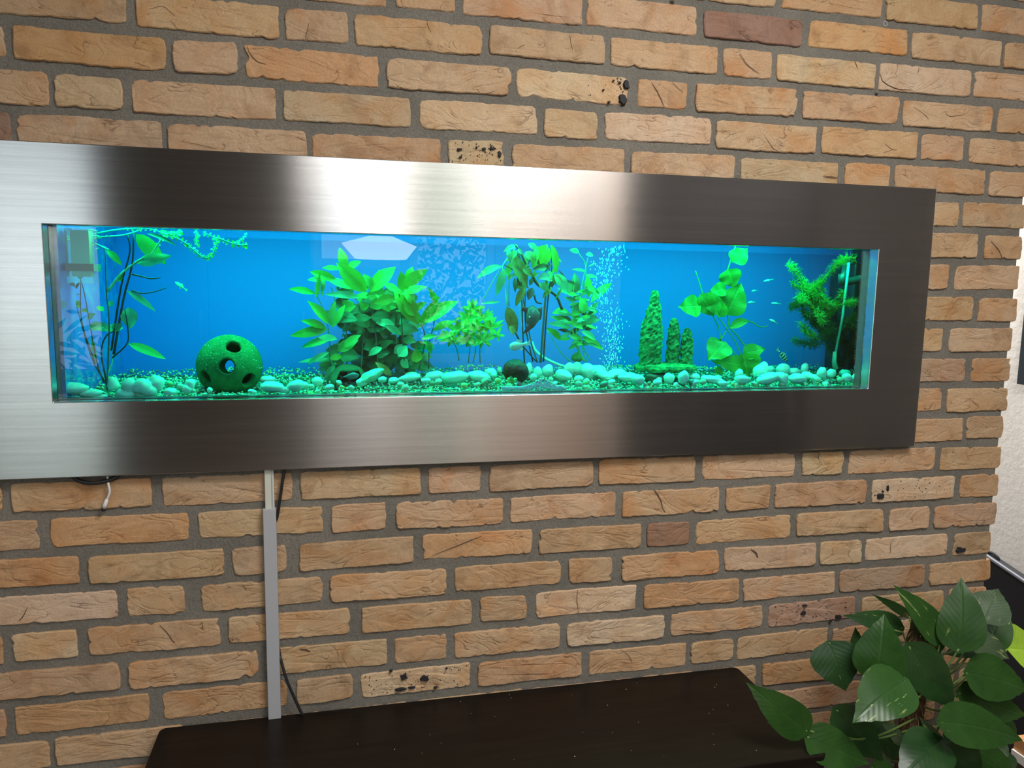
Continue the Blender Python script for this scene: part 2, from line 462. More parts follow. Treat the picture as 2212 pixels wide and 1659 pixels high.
for cn, row in ROWS.items():
    zc = COURSE0 - PITCHZ*cn
    first = None
    for bi, br in enumerate(row):
        zz = zc + rng.uniform(-0.0018, 0.0018)
        x0 = xat(br[0], zz, 0.02)
        if br[1] == E_: x1 = 1.866+rng.uniform(-0.002, 0.004)
        else: x1 = xat(br[1], zz, 0.02)
        if first is None: first = x0
        colr = br[2] if len(br) > 2 else rng.choice(TAN)
        nb_ += 1
        BRICKS[(cn, bi)] = add_brick(x0, x1, zz, 0.0494+rng.uniform(-0.0016, 0.0018), colr, nb_*1.37, rng.uniform(-0.0012, 0.0015))
    # carry the bond on a little way past the left edge
    if cn <= 3 or cn >= 12:
        x = first-0.013; k = 0
        while x > -0.62:
            L_ = 0.096 if rng.random() < 0.25 else 0.208
            nb_ += 1
            add_brick(x-L_, x, zc, 0.0495, rng.choice(TAN), nb_*1.37); x -= L_+0.013
# courses over the picture's top edge
for cn in (-3, -4):
    x = 1.866 if cn == -4 else BRICKS[(-3, 0)].location.x-0.06; zc = COURSE0-PITCHZ*cn
    while x > -0.2:
        L_ = 0.096 if rng.random() < 0.22 else 0.208
        nb_ += 1; add_brick(x-L_, x, zc, 0.0495, rng.choice(TAN), nb_*1.37); x -= L_+0.013

# burnt spots on the speckled bricks: thin irregular scabs of slag on the face
def soot(key, spots):
    br = BRICKS[key]
    for px, py, wp, hp in spots:
        c = at(px, py, 0.0165); rw, rh = psz(wp/2, c)*1.1, psz(hp/2, c)
        mb = MB(); n_ = 12; off = rng.random()*50
        ring = []
        for k in range(n_):
            a = 2*PI*k/n_; q = 1+0.55*noise.noise(Vector((math.cos(a)*1.4+off, math.sin(a)*1.4, off)))
            ring.append(Vector((math.cos(a)*rw*q, 0.0028, math.sin(a)*rh*q)))
        inner = [Vector((p.x*0.8, -0.0012, p.z*0.8)) for p in ring]
        mb.add(ring+inner, [(k, (k+1) % n_, n_+(k+1) % n_, n_+k) for k in range(n_)]+[tuple(range(n_, 2*n_))])
        mb.v = [p+c-Vector(br.location) for p in mb.v]
        mb.build('burnt_spot', M['soot'], br)
soot((1, 5), [(1354, 182, 13, 22), (1346, 214, 20, 22), (1316, 221, 7, 6), (1304, 194, 4, 4), (1340, 178, 6, 5), (1326, 174, 4, 4)])
soot((18, 4), [(873, 1463, 15, 15), (918, 1466, 17, 15), (866, 1490, 24, 7), (845, 1450, 6, 5), (890, 1486, 14, 5), (941, 1486, 6, 6), (965, 1444, 4, 4)])
soot((3, 5), [(1046, 321, 8, 6), (1064, 320, 12, 5), (1080, 333, 7, 12), (994, 322, 10, 5), (996, 339, 7, 5), (1030, 318, 4, 5)])
soot((13, 9), [(1918, 1055, 5, 15), (1903, 1073, 15, 13), (1908, 1062, 4, 4)])
soot((15, 10), [(2076, 1189, 24, 13)])
soot((17, 7), [(1737, 1325, 10, 8), (1812, 1333, 16, 8), (1740, 1308, 10, 4), (1795, 1342, 5, 4)])

# fine sooty speckle on the same bricks
for key, n_ in (((1, 5), 26), ((18, 4), 60), ((3, 5), 46), ((13, 9), 26), ((17, 7), 44)):
    br = BRICKS[key]; xs_ = [v.co.x for v in br.data.vertices]; zs_ = [v.co.z for v in br.data.vertices]
    mb = MB()
    for k in range(n_):
        x = rng.uniform(min(xs_)+0.006, max(xs_)-0.006) if key != (1, 5) else max(xs_)-0.006-abs(rng.gauss(0, 0.03)); z = rng.uniform(min(zs_)+0.005, max(zs_)-0.005)
        r = rng.uniform(0.0004, 0.0013); mb.lathe((x, -0.0016, z), [(r, 0.0032), (r*0.9, 0.0), (r*0.2, -0.0002)], 6, 'y')
    so_ = mb.build('soot_speckle', M['soot'], br); so_['kind'] = 'stuff'

# open cracks and chipped folds in single bricks
def crack(key, lines):
    br = BRICKS[key]
    for wd, pts in lines:
        P_ = [at(px, py, 0.0186) for px, py in pts]
        P_ = catmull(P_, 4) if len(P_) > 2 else [P_[0].lerp(P_[1], t/5) for t in range(6)]
        P_ = [p+Vector((0.0008*noise.noise(p*300), 0, 0.0008*noise.noise(p*300+Vector((9, 9, 9))))) for p in P_]
        r0 = psz(wd*0.55, P_[0])/2; n_ = len(P_)
        mb = MB(); mb.tube([p-Vector(br.location) for p in P_], [r0*(0.35+0.65*math.sin(PI*(i+0.7)/(n_+0.4))) for i in range(n_)], 5, True, 0.5)
        mb.build('crack', M['crackdark'], br)
M['crackdark'] = mat('crack_shadow', (0.12, 0.075, 0.05), 0.9)
crack((16, 6), [(2.2, [(1248, 1273), (1247, 1300), (1251, 1325)])])
crack((13, 6), [(5, [(1412, 1057), (1420, 1068), (1428, 1082), (1431, 1096)]), (2.5, [(1431, 1096), (1437, 1107)])])
crack((15, 7), [(9, [(1622, 1187), (1632, 1194), (1637, 1205)])])
crack((0, 3), [(1.6, [(922, 38), (924, 55), (932, 70)])])
crack((0, 4), [(3, [(1231, 75), (1233, 92), (1237, 108)]), (2.5, [(1112, 112), (1124, 101), (1134, 97)])])
crack((1, 3), [(3, [(533, 98), (541, 116), (555, 132), (575, 139)])])
crack((1, 4), [(3, [(1081, 157), (1080, 166)]), (1.8, [(1040, 205), (1068, 196), (1098, 180)]), (1.8, [(880, 170), (940, 181), (985, 187), (1012, 178)])])
crack((0, 2), [(2, [(668, 48), (664, 66), (660, 85)])])
crack((0, 1), [(2, [(322, 20), (352, 14), (378, 34)]), (1.5, [(368, 44), (385, 62)])])
crack((1, 6), [(3, [(1408, 178), (1424, 205), (1436, 232)]), (2, [(1452, 178), (1476, 200)])])
crack((0, 6), [(3, [(1598, 115), (1615, 140), (1640, 158)]), (1.6, [(1568, 140), (1563, 150)])])
crack((0, 7), [(2.2, [(1846, 130), (1853, 148)])])
crack((0, 8), [(2.8, [(1901, 158), (1910, 178), (1940, 192), (1972, 194)]), (2, [(1986, 146), (1983, 158)])])
crack((1, 9), [(3.5, [(2036, 232), (2048, 250), (2070, 250), (2086, 247)]), (2, [(1975, 232), (2000, 250), (2013, 272)]), (3, [(2108, 258), (2120, 257)])])
crack((2, 7), [(2, [(1565, 300), (1588, 288), (1630, 284)]), (2, [(1650, 290), (1668, 318), (1680, 326)])])
crack((2, 8), [(3, [(1906, 306), (1925, 322), (1938, 324)]), (2, [(1908, 330), (1928, 324)])])
crack((3, 8), [(4, [(1778, 379), (1795, 382), (1810, 383)])])
crack((16, 2), [(4, [(345, 1350), (362, 1368), (374, 1385), (390, 1398)]), (2, [(436, 1345), (440, 1362)])])
crack((15, 0), [(4, [(60, 1312), (48, 1334), (40, 1342)])])
crack((14, 4), [(3.5, [(1265-330, 1200), (1010, 1170), (1040, 1158)])])
crack((17, 8-2), [(2, [(1452, 1361), (1490, 1362), (1530, 1366), (1560, 1364)])])
crack((18, 6), [(2, [(1340, 1402), (1360, 1418), (1366, 1435)])])
crack((17, 2), [(7, [(648, 1402), (662, 1404), (670, 1408)])])
crack((12, 8), [(3, [(1771, 978), (1768, 990), (1776, 1005)]), (2, [(1760, 985), (1770, 992)])])
crack((16, 3-1), [(2.5, [(250, 1318), (262, 1330)])])
crack((5, 1), [(2.5, [(2140, 520), (2158, 540), (2166, 562)])])
crack((4, 0), [(2, [(2022, 485), (2030, 490)])])
crack((10, 1), [(2, [(2052, 866), (2064, 885)]), (2, [(2100, 866), (2114, 880)])])
crack((15, 5+4), [(2, [(1925, 1170), (1923, 1196)]), (2, [(2040, 1186), (2050, 1195)])])
crack((3, 3), [(2, [(505, 308), (530, 326)]), (1.6, [(640, 296), (660, 304)])])
crack((1, 1), [(2, [(158, 98), (190, 120)]), (1.6, [(290, 134), (325, 146)])])
crack((2, 1), [(2.2, [(122, 196), (160, 200), (188, 215)]), (2, [(248, 190), (262, 205)])])

# drilled holes and a wall plug in the joints
def plug(px, py, r, label, ring):
    c = at(px, py, 0.024)
    t = MB(); t.lathe(c-Vector((0, 0.0015, 0)), [(r*0.55, -0.0), (r*0.55, 0.004), (r*0.1, 0.004)], 14, 'y')
    if ring:
        t = MB(); n_ = 16; vs = []; fs = []
        for rr, yy in ((r, 0.003), (r, -0.001), (r*0.62, -0.001), (r*0.62, 0.006)):
            vs += [c+Vector((rr*math.cos(2*PI*k/n_), yy, rr*math.sin(2*PI*k/n_))) for k in range(n_)]
        for i in range(3):
            fs += [(i*n_+k, i*n_+(k+1) % n_, (i+1)*n_+(k+1) % n_, (i+1)*n_+k) for k in range(n_)]
        fs += [tuple(3*n_+k for k in range(n_))]
        t.add(vs, fs); o = t.build('wall_plug', mat('plug_grey', (0.34, 0.34, 0.33), 0.5)); setp(o, label, 'wall plug'); return
    o = t.build('drill_hole', M['soot'], wall)
plug(1912, 51, 0.0052, 'small grey plastic wall plug in the mortar joint near the top right', True)
plug(1892, 204, 0.006, None, False)
hk = MB(); c = at(1450, 2, 0.02)
hk.tube([c+Vector((0, 0.006, 0.002)), c+Vector((0, -0.006, 0.002)), c+Vector((0.002, -0.010, 0.0)), c+Vector((0.003, -0.010, 0.006))], 0.0018, 8)
hk.ball(c+Vector((0.004, -0.008, 0.003)), 0.0038, 10, 6)
setp(hk.build('cup_hook', mat('hook_white', (0.8, 0.8, 0.78), 0.3)), 'tiny white hook in the mortar at the top edge', 'hook')

# ------------------------------------------------------------------ room: floor, other walls, windows
M['floor'] = m = mat('floor_laminate', (0.20, 0.15, 0.11), 0.4)
v = objvec(m, False, (6, 0.8, 1)); L(m, ramp(m, noisen(m, v, 3, 5, 0.6).outputs[0], [(0.3, (0.16, 0.115, 0.08)), (0.7, (0.26, 0.195, 0.14))]), bsdf(m).inputs['Base Color'])
M['plaster'] = m = mat('white_plaster', (0.80, 0.775, 0.745), 0.55, spec=0.4)
v = objvec(m, False); L(m, bumpn(m, noisen(m, v, 60, 4, 0.6).outputs[0], 0.25, 0.004), bsdf(m).inputs['Normal'])
M['beige'] = mat('beige_plaster', (0.50, 0.43, 0.385), 0.8)
M['darkwall'] = mat('dark_panelling', (0.055, 0.05, 0.046), 0.6)
def struct(name, mb, m_, label=None):
    o = mb.build(name, m_); o['kind'] = 'structure'
    if label: o['label'] = label
    return o
mb = MB(); mb.box(ROOM_X0, ROOM_Y0, FLOOR_Z-0.05, ROOM_X1+0.1, ROOM_Y1, FLOOR_Z); struct('floor', mb, M['floor'])
mb = MB(); mb.box(ROOM_X0, ROOM_Y0, CEIL_Z, ROOM_X1+0.1, ROOM_Y1, CEIL_Z+0.05); struct('ceiling', mb, mat('ceiling_white', (0.36, 0.34, 0.32), 0.9))
# right wall: white near the partition
mb = MB(); mb.box(ROOM_X1, -0.6, FLOOR_Z, ROOM_X1+0.1, ROOM_Y1, CEIL_Z); struct('wall_right', mb, M['plaster'], 'white plastered wall behind the end of the brick partition')
mb = MB(); mb.box(ROOM_X1, -4.0, FLOOR_Z, ROOM_X1+0.1, -0.6, CEIL_Z); struct('trim_1', mb, M['beige'], 'beige stretch of the right-hand wall')
mb = MB(); mb.box(ROOM_X0, ROOM_Y1, FLOOR_Z, ROOM_X1+0.1, ROOM_Y1+0.1, CEIL_Z); struct('wall_far', mb, M['plaster'])
mb = MB(); mb.box(ROOM_X0-0.1, -4.0, FLOOR_Z, ROOM_X0, ROOM_Y1, CEIL_Z); struct('wall_left', mb, M['beige'])
# wall opposite the aquarium with two window openings, the left one lowered towards the floor for added light
WA = (-2.6, -0.92, -1.22, 0.95)      # x0,x1,z0,z1
WB = (0.30, 0.90, 0.30, 1.20)
WC = (0.95, 1.56, -0.36, 1.20)
mb = MB()
y0, y1 = ROOM_Y0-0.12, ROOM_Y0
xs = [ROOM_X0-0.1, WA[0], WA[1], WB[0], WB[1], WC[0], WC[1], ROOM_X1+0.1]
for i in (0, 2, 4, 6): mb.box(xs[i], y0, FLOOR_Z, xs[i+1], y1, CEIL_Z)
for W_ in (WA, WB, WC):
    mb.box(W_[0], y0, FLOOR_Z, W_[1], y1, W_[2]); mb.box(W_[0], y0, W_[3], W_[1], y1, CEIL_Z)
struct('wall_front', mb, M['beige'])
M['pvc'] = mat('window_white', (0.75, 0.75, 0.74), 0.35)
M['pane'] = glass_mat('window_pane', (0.96, 0.98, 0.97))
for wi, (W_, mull) in enumerate(((WA, (-1.75,)), (WB, ()), (WC, ()))):
    f = MB(); a, b_, c0, d0 = W_; t = 0.055
    f.box(a, y0+0.03, c0, a+t, y1-0.02, d0); f.box(b_-t, y0+0.03, c0, b_, y1-0.02, d0)
    f.box(a+t, y0+0.03, c0, b_-t, y1-0.02, c0+t); f.box(a+t, y0+0.03, d0-t, b_-t, y1-0.02, d0)
    for q in mull: f.box(q-0.03, y0+0.03, c0+t, q+0.03, y1-0.02, d0-t)
    fo = f.build('window_%d' % (wi+1), M['pvc']); fo['kind'] = 'structure'
    g = MB(); g.box(a+t, y0+0.05, c0+t, b_-t, y0+0.056, d0-t); g.build('pane', M['pane'], fo)
# daylight outside is the world's overcast sky
def emit(name, col, s):
    m = bpy.data.materials.new(name); m.use_nodes = True; nt = m.node_tree
    nt.nodes.remove(nt.nodes['Principled BSDF']); e = N(m, 'ShaderNodeEmission'); e.inputs[0].default_value = (*col, 1); e.inputs[1].default_value = s
    L(m, e.outputs[0], nt.nodes['Material Output'].inputs[0]); return m

# hedge in the garden (one leafy mass)
M['hedge'] = leaf_mat('hedge_leaf', (0.16, 0.26, 0.035), (0.34, 0.42, 0.06), 0.1)
hb = MB(); r2 = random.Random(3)
for i in range(6000):
    c = Vector((r2.uniform(1.0, 3.2), -5.1+r2.uniform(-0.12, 0.12), r2.uniform(-0.9, 1.25)))
    d = Vector((r2.uniform(-1, 1), r2.uniform(-0.4, 0.4), r2.uniform(-1, 1))).normalized()*r2.uniform(0.02, 0.05)
    s_ = d.cross(Vector((0, 1, 0))).normalized()*0.013
    hb.add([c-d, c+s_, c+d, c-s_+Vector((0, 0.01, 0))], [(0, 1, 2, 3)])
for i in range(600):
    c = Vector((r2.uniform(-4.6, -1.2), -5.1+r2.uniform(-0.12, 0.12), r2.uniform(-1.3, -0.5)+r2.random()*0.6))
    d = Vector((r2.uniform(-1, 1), r2.uniform(-0.4, 0.4), r2.uniform(-1, 1))).normalized()*r2.uniform(0.05, 0.14)
    s_ = d.cross(Vector((0, 1, 0))).normalized()*0.02
    hb.add([c-d, c+s_, c+d, c-s_+Vector((0, 0.01, 0))], [(0, 1, 2, 3)])
hk_ = MB(); hk_.box(1.0, -5.50, FLOOR_Z, 3.4, -5.30, -0.35); hk_.box(-4.8, -5.50, FLOOR_Z, -1.2, -5.30, -0.55)
hk_ = hk_.build('hedge_core', mat('hedge_core', (0.02, 0.04, 0.01), 0.9)); setp(hk_, 'dark inner mass of the garden hedge outside', 'hedge', kind='stuff')
setp(hb.build('garden_hedge', M['hedge']), 'yellow-green hedge outside the window, seen only mirrored in glass and steel', 'hedge', kind='stuff')

# dark cupboards opposite, seen as dark bands in the steel
def cupboard(name, x0, y0, z0, x1, y1, z1, m_, label, nd=2, face='y'):
    root = empty(name, ((x0+x1)/2, (y0+y1)/2, z0), label, 'cupboard')
    b = MB(); b.box(x0, y0, z0, x1, y1, z1); wbuild(b, 'body', m_, root)
    for k in range(nd):
        d = MB(); h = MB()
        if face == 'y':
            a = x0+(x1-x0)*k/nd+0.004; c = x0+(x1-x0)*(k+1)/nd-0.004
            d.box(a, y1, z0+0.06, c, y1+0.02, z1-0.01); h.box(c-0.05, y1+0.02, (z0+z1)/2-0.08, c-0.035, y1+0.04, (z0+z1)/2+0.08)
        else:
            a = y0+(y1-y0)*k/nd+0.004; c = y0+(y1-y0)*(k+1)/nd-0.004
            d.box(x0-0.02, a, z0+0.06, x0, c, z1-0.01); h.box(x0-0.04, c-0.05, (z0+z1)/2-0.08, x0-0.02, c-0.035, (z0+z1)/2+0.08)
        do = wbuild(d, 'door', m_, root); ho = h; ho.v = [v-Vector(root.location) for v in ho.v]; ho.build('handle', M['steel_edge'], do)
    return root
M['darkwood'] = mat('dark_cupboard', (0.10, 0.093, 0.09), 0.55)
cupboard('tall_cupboard', -0.88, -3.98, FLOOR_Z, 0.30, -3.45, 1.2, M['darkwood'], 'tall dark cupboard on the opposite side of the room', 2)
cupboard('tall_cupboard', 1.80, -2.10, FLOOR_Z, 2.19, -0.62, 1.2, mat('black_brown_cupboard', (0.035, 0.03, 0.028), 0.6), 'tall dark cupboard along the right-hand wall of the room', 3, 'x')
M['pine'] = mat('orange_pine', (0.50, 0.24, 0.10), 0.5)
cupboard('low_sideboard', 1.20, -3.98, FLOOR_Z, 2.15, -3.50, -0.36, M['pine'], 'low orange pine sideboard under the opposite window', 3)

# faceted white paper lamp shade hanging in the room (mirrored in the aquarium glass)
lp = empty('pendant_lamp', (0.64, -2.05, 0.30), 'white folded-paper pendant lamp, mirrored in the aquarium glass above the bushy plant', 'lamp')
sh = MB(); ringA = []; ringB = []; ringC = []
n_ = 7
for k in range(n_):
    a = 2*PI*k/n_+0.3
    ringA.append(Vector((0.115*math.cos(a), 0.115*math.sin(a), 0))); ringB.append(Vector((0.17*math.cos(a+0.2), 0.17*math.sin(a+0.2), 0.055+0.012*(k % 2)))); ringC.append(Vector((0.05*math.cos(a), 0.05*math.sin(a), 0.10)))
sh.add(ringA+ringB+ringC, [(k, (k+1) % n_, n_+(k+1) % n_, n_+k) for k in range(n_)]+[(n_+k, n_+(k+1) % n_, 2*n_+(k+1) % n_, 2*n_+k) for k in range(n_)]+[tuple(range(n_))[::-1]])
sh.build('lamp_shade', emit('paper_shade_lit', (1.0, 0.97, 0.95), 9.0), lp)
cd = MB(); cd.tube([(0, 0, 0.10), (0, 0, CEIL_Z-0.30)], 0.003, 6); cd.build('cord', M['soot'], lp)

# ------------------------------------------------------------------ stainless steel frame
FX0, FX1, FZ0, FZ1 = -0.1240, 1.6232, -0.1240, 0.4040
OX1, OZ1 = 1.4991, 0.28
def frame_mesh():
    mb = MB(); d = 0.011; t = 0.0016
    o = [(FX0, FZ0), (FX1, FZ0), (FX1, FZ1), (FX0, FZ1)]; i_ = [(0, 0), (OX1, 0), (OX1, OZ1), (0, OZ1)]
    vs = [(x, 0, z) for x, z in o]+[(x, 0, z) for x, z in i_]+[(x, d, z) for x, z in o]+[(x, 0.0225, z) for x, z in i_]
    fs = []
    for k in range(4):
        k2 = (k+1) % 4
        fs.append((k, k2, 4+k2, 4+k)); fs.append((8+k, 8+k2, k2, k)); fs.append((4+k, 4+k2, 12+k2, 12+k))
    mb.add(vs, fs); return mb
fr = frame_mesh().build('picture_frame_surround', M['steel'])
bevel(fr, 0.0012, 2)
sol = fr.modifiers.new('sheet', 'SOLIDIFY'); sol.thickness = 0.0009; sol.offset = -1
setp(fr, 'wide brushed stainless steel picture frame around the wall aquarium', 'frame')

# ------------------------------------------------------------------ aquarium
TY0, TY1 = 0.026, 0.395
M['glass'] = glass_mat('aquarium_glass', (0.97, 0.995, 0.985), 0.7)
M['sideglass'] = glass_mat('side_glass', (0.5, 0.85, 0.85), 2.6, 0.0)
tank = empty('aquarium', (0.75, 0.2, -0.03), 'long blue-lit aquarium built into the brick wall behind the steel frame', 'aquarium')
def tpart(name, x0, y0, z0, x1, y1, z1, m_):
    b = MB(); b.box(x0, y0, z0, x1, y1, z1); return wbuild(b, name, m_, tank)
fg = tpart('front_glass', -0.0008, 0.0232, -0.0008, 1.4998, 0.0255, 0.2808, M['glass'])
lin = MB(); blk = mat('black_sealant', (0.012, 0.05, 0.06), 0.25)
for q in ((-0.0035, -0.0035, 0.0, 0.2838), (1.4992, -0.0035, 1.5025, 0.2838), (0.0, -0.0035, 1.4992, 0.001), (0.0, 0.281, 1.4992, 0.2838)):
    lin.box(q[0], 0.0256, q[1], q[2], 0.0452, q[3])
wbuild(lin, 'sealant_rim', blk, tank)
m = M['blue'] = mat('blue_backdrop', (0.0, 0.185, 0.80), 0.6); 
tpart('backdrop', TANK_X0-0.01, TY1, -0.02, TANK_X1+0.01, TY1+0.008, 0.36, M['blue'])
m = M['mirrorglass'] = mat('mirror_tint_glass', (0.01, 0.30, 0.42), 0.06, spec=1.0)  # blue-green mottle paints the backdrop and plants mirrored in this pane
b = bsdf(m); b.inputs['Metallic'].default_value = 0.0; b.inputs['IOR'].default_value = 2.4
v = objvec(m, False); L(m, ramp(m, noisen(m, v, 26, 6, 0.7, 0.6).outputs[0], [(0.42, (0.0, 0.14, 0.70)), (0.58, (0.01, 0.25, 0.70)), (0.7, (0.04, 0.42, 0.7))]), b.inputs['Base Color'])
tpart('side_glass', TANK_X0-0.008, 0.0456, -0.02, TANK_X0, TY1, 0.36, M['mirrorglass'])
tpart('side_glass', TANK_X1, 0.0456, -0.02, TANK_X1+0.008, TY1, 0.36, mat('side_glass_dark', (0.004, 0.05, 0.05), 0.1))
tpart('floor_glass', TANK_X0-0.01, 0.0456, -0.028, TANK_X1+0.01, TY1+0.008, -0.020, mat('black_glass', (0.01, 0.02, 0.02), 0.2))
hood = tpart('hood', TANK_X0-0.012, 0.0458, 0.362, TANK_X1+0.012, TY1+0.01, 0.372, mat('hood_black', (0.01, 0.01, 0.01), 0.5))
tpart('hood_lip', TANK_X0-0.012, 0.0458, 0.292, TANK_X1+0.012, 0.050, 0.362, mat('hood_lip_black', (0.01, 0.012, 0.012), 0.5))
# water: top surface rippled
wb = MB(); nx_, ny_ = 120, 24; WZ = 0.288
base = []
for j in range(ny_+1):
    for i in range(nx_+1):
        x = TANK_X0+0.001+(TANK_X1-TANK_X0-0.002)*i/nx_; y = 0.051+(TY1-0.052)*j/ny_
        base.append(Vector((x, y, WZ+0.0010*noise.noise(Vector((x*9, y*22, 0)))+0.0005*noise.noise(Vector((x*30, y*50, 3))))))
wf = [(j*(nx_+1)+i, j*(nx_+1)+i+1, (j+1)*(nx_+1)+i+1, (j+1)*(nx_+1)+i) for j in range(ny_) for i in range(nx_)]
wb.add(base, wf)
mw = bpy.data.materials.new('water_surface'); mw.use_nodes = True; nt = mw.node_tree; nt.nodes.remove(nt.nodes['Principled BSDF'])
tr = N(mw, 'ShaderNodeBsdfTransparent'); tr.inputs[0].default_value = (0.95, 1, 1, 1); gl = N(mw, 'ShaderNodeBsdfGlossy'); gl.inputs['Roughness'].default_value = 0.03; gl.inputs[0].default_value = (0.8, 0.95, 1, 1)
mx = N(mw, 'ShaderNodeMixShader'); fr_ = N(mw, 'ShaderNodeFresnel'); fr_.inputs[0].default_value = 1.8
L(mw, math_n(mw, 'MULTIPLY', fr_.outputs[0], 0.4), mx.inputs[0]); L(mw, tr.outputs[0], mx.inputs[1]); L(mw, gl.outputs[0], mx.inputs[2]); L(mw, mx.outputs[0], nt.nodes['Material Output'].inputs[0])
wbody = MB(); wbody.box(TANK_X0+0.001, 0.0470, -0.019, TANK_X1-0.001, TY1-0.001, WZ-0.002)
wbody.f.pop(1)   # open under the rippled surface
mt = bpy.data.materials.new('water_body'); mt.use_nodes = True; nt = mt.node_tree; nt.nodes.remove(nt.nodes['Principled BSDF'])
tr = N(mt, 'ShaderNodeBsdfTransparent'); tr.inputs[0].default_value = (0.38, 0.97, 1, 1); L(mt, tr.outputs[0], nt.nodes['Material Output'].inputs[0])
wat = wbody.build('water', mt); setp(wat, 'clear blue-tinted water filling the aquarium', 'water', kind='stuff')
wb.build('water_surface', mw, wat, True)

# ------------------------------------------------------------------ leaves
LANCE = lambda t: math.sin(PI*min(1, t**0.85))**0.9 if 0 < t < 1 else 0.0
def HEART(t):
    K = [(0, 0.0), (0.02, 0.42), (0.10, 0.83), (0.22, 1.0), (0.42, 0.95), (0.62, 0.70), (0.8, 0.38), (0.92, 0.13), (1, 0.0)]
    for (a, x), (b, y) in zip(K, K[1:]):
        if a <= t <= b:
            k = (t-a)/(b-a); k = k*k*(3-2*k) if a > 0.5 else k
            return x+(y-x)*k
    return 0.0
OVAL = lambda t: math.sqrt(max(0, 1-(2*t-1)**2))
class LMB:
    def __init__(s): s.v = []; s.f = []; s.uv = []
    def leaf(s, base, tip, width, nrm=(0, -1, 0.3), bend=0.12, fold=0.15, shape=LANCE, nseg=8, wave=0.0, lobe=0.0, side_bend=0.0, twist=0.0, cols=(-1, -0.5, 0, 0.5, 1)):
        base = Vector(base); tip = Vector(tip); d = tip-base; Ln = d.length
        if Ln < 1e-5: return
        d.normalize(); nrm = Vector(nrm); nrm = (nrm-d*nrm.dot(d))
        nrm = nrm.normalized() if nrm.length > 1e-4 else Vector((0, -1, 0))
        sd = d.cross(nrm).normalized(); n0 = len(s.v); C = len(cols); ph = random.random()*6
        for i in range(nseg+1):
            t = i/nseg; wd = width*0.5*shape(t)
            an = twist*t; nn = nrm*math.cos(an)+sd*math.sin(an); ss = sd*math.cos(an)-nrm*math.sin(an)
            c = base+d*Ln*t+nrm*bend*Ln*(4*t*(1-t)*0.7 - 0.35*t*t)+sd*side_bend*Ln*4*t*(1-t)
            for u in cols:
                p = c+ss*u*wd+nn*fold*abs(u)*wd+nn*wave*width*abs(u)*math.sin(t*13+ph+(2 if u > 0 else 0))
                p = p-d*lobe*Ln*abs(u)**1.5*(1-t)**5
                s.v.append(p); s.uv.append((u*0.5*max(0.15, shape(t))+0.5, t))
        for i in range(nseg):
            for k in range(C-1):
                a = n0+i*C+k; s.f.append((a, a+1, a+1+C, a+C))
    def build(s, name, m_, root=None):
        L_ = Vector(root.location) if root else Vector((0, 0, 0))
        o = mesh_obj(name, [v-L_ for v in s.v], s.f, m_, root, True)
        uvl = o.data.uv_layers.new(name='UVMap'); buf = []
        for l in o.data.loops: buf += s.uv[l.vertex_index]
        uvl.data.foreach_set('uv', buf); return o
def leafpart(root, m_, base, tip, width, name='leaf', label=None, **kw):
    l = LMB(); l.leaf(base, tip, width, **kw); o = l.build(name, m_, root)
    if label: o['label'] = label
    return o
def stempart(root, m_, pts, r, name='stem', n=6, taper=0.6):
    P_ = catmull(pts, 5); k = len(P_)
    b = MB(); b.tube(P_, [r*(1-(1-taper)*i/(k-1)) for i in range(k)], n); return wbuild(b, name, m_, root, True)

M['leafbright'] = leaf_mat('bright_water_leaf', (0.16, 0.34, 0.03), (0.26, 0.48, 0.055), 0.25, 0.4, 0.5)
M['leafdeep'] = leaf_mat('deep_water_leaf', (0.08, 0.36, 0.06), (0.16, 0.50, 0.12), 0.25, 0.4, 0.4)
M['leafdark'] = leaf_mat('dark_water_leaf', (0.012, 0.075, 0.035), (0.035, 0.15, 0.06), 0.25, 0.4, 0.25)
M['leafteal'] = leaf_mat('pale_water_leaf', (0.12, 0.38, 0.20), (0.22, 0.55, 0.30), 0.25, 0.35, 0.5)
M['leafbrown'] = leaf_mat('dying_leaf', (0.48, 0.17, 0.05), (0.62, 0.30, 0.09), 0.3, 0.6, 0.3, scale=90)
M['leafpurple'] = leaf_mat('dark_purple', (0.22, 0.05, 0.05), (0.30, 0.08, 0.075), 0.2, 0.5, 0.15)
M['stemdark'] = mat('dark_stem', (0.06, 0.05, 0.035), 0.5)
M['stembrown'] = mat('brown_stem', (0.20, 0.13, 0.08), 0.5)
M['stemgreen'] = mat('green_stem', (0.10, 0.34, 0.09), 0.5)
M['stemteal'] = mat('pale_stem', (0.30, 0.72, 0.45), 0.45)
BED = -0.004
R3 = random.Random(11)
def Z(ox, oy, s): return lambda x, y: (ox+x/s, oy+y/s)
Z1 = Z(60, 460, 3.77); Z2 = Z(400, 480, 3.95); Z3 = Z(860, 480, 3.95); Z4 = Z(1250, 500, 4.6075); Z5 = Z(1600, 520, 4.878); Z7 = Z(280, 480, 7.9)
def zat(zf, x, y, Y):
    a = zf(x, y); p = at(a[0], a[1], Y)
    if Y > 0.04: p.x = max(p.x, TANK_X0+0.007+0.01*(math.sin(x*0.37+y*0.11)+1)/2)
    return p
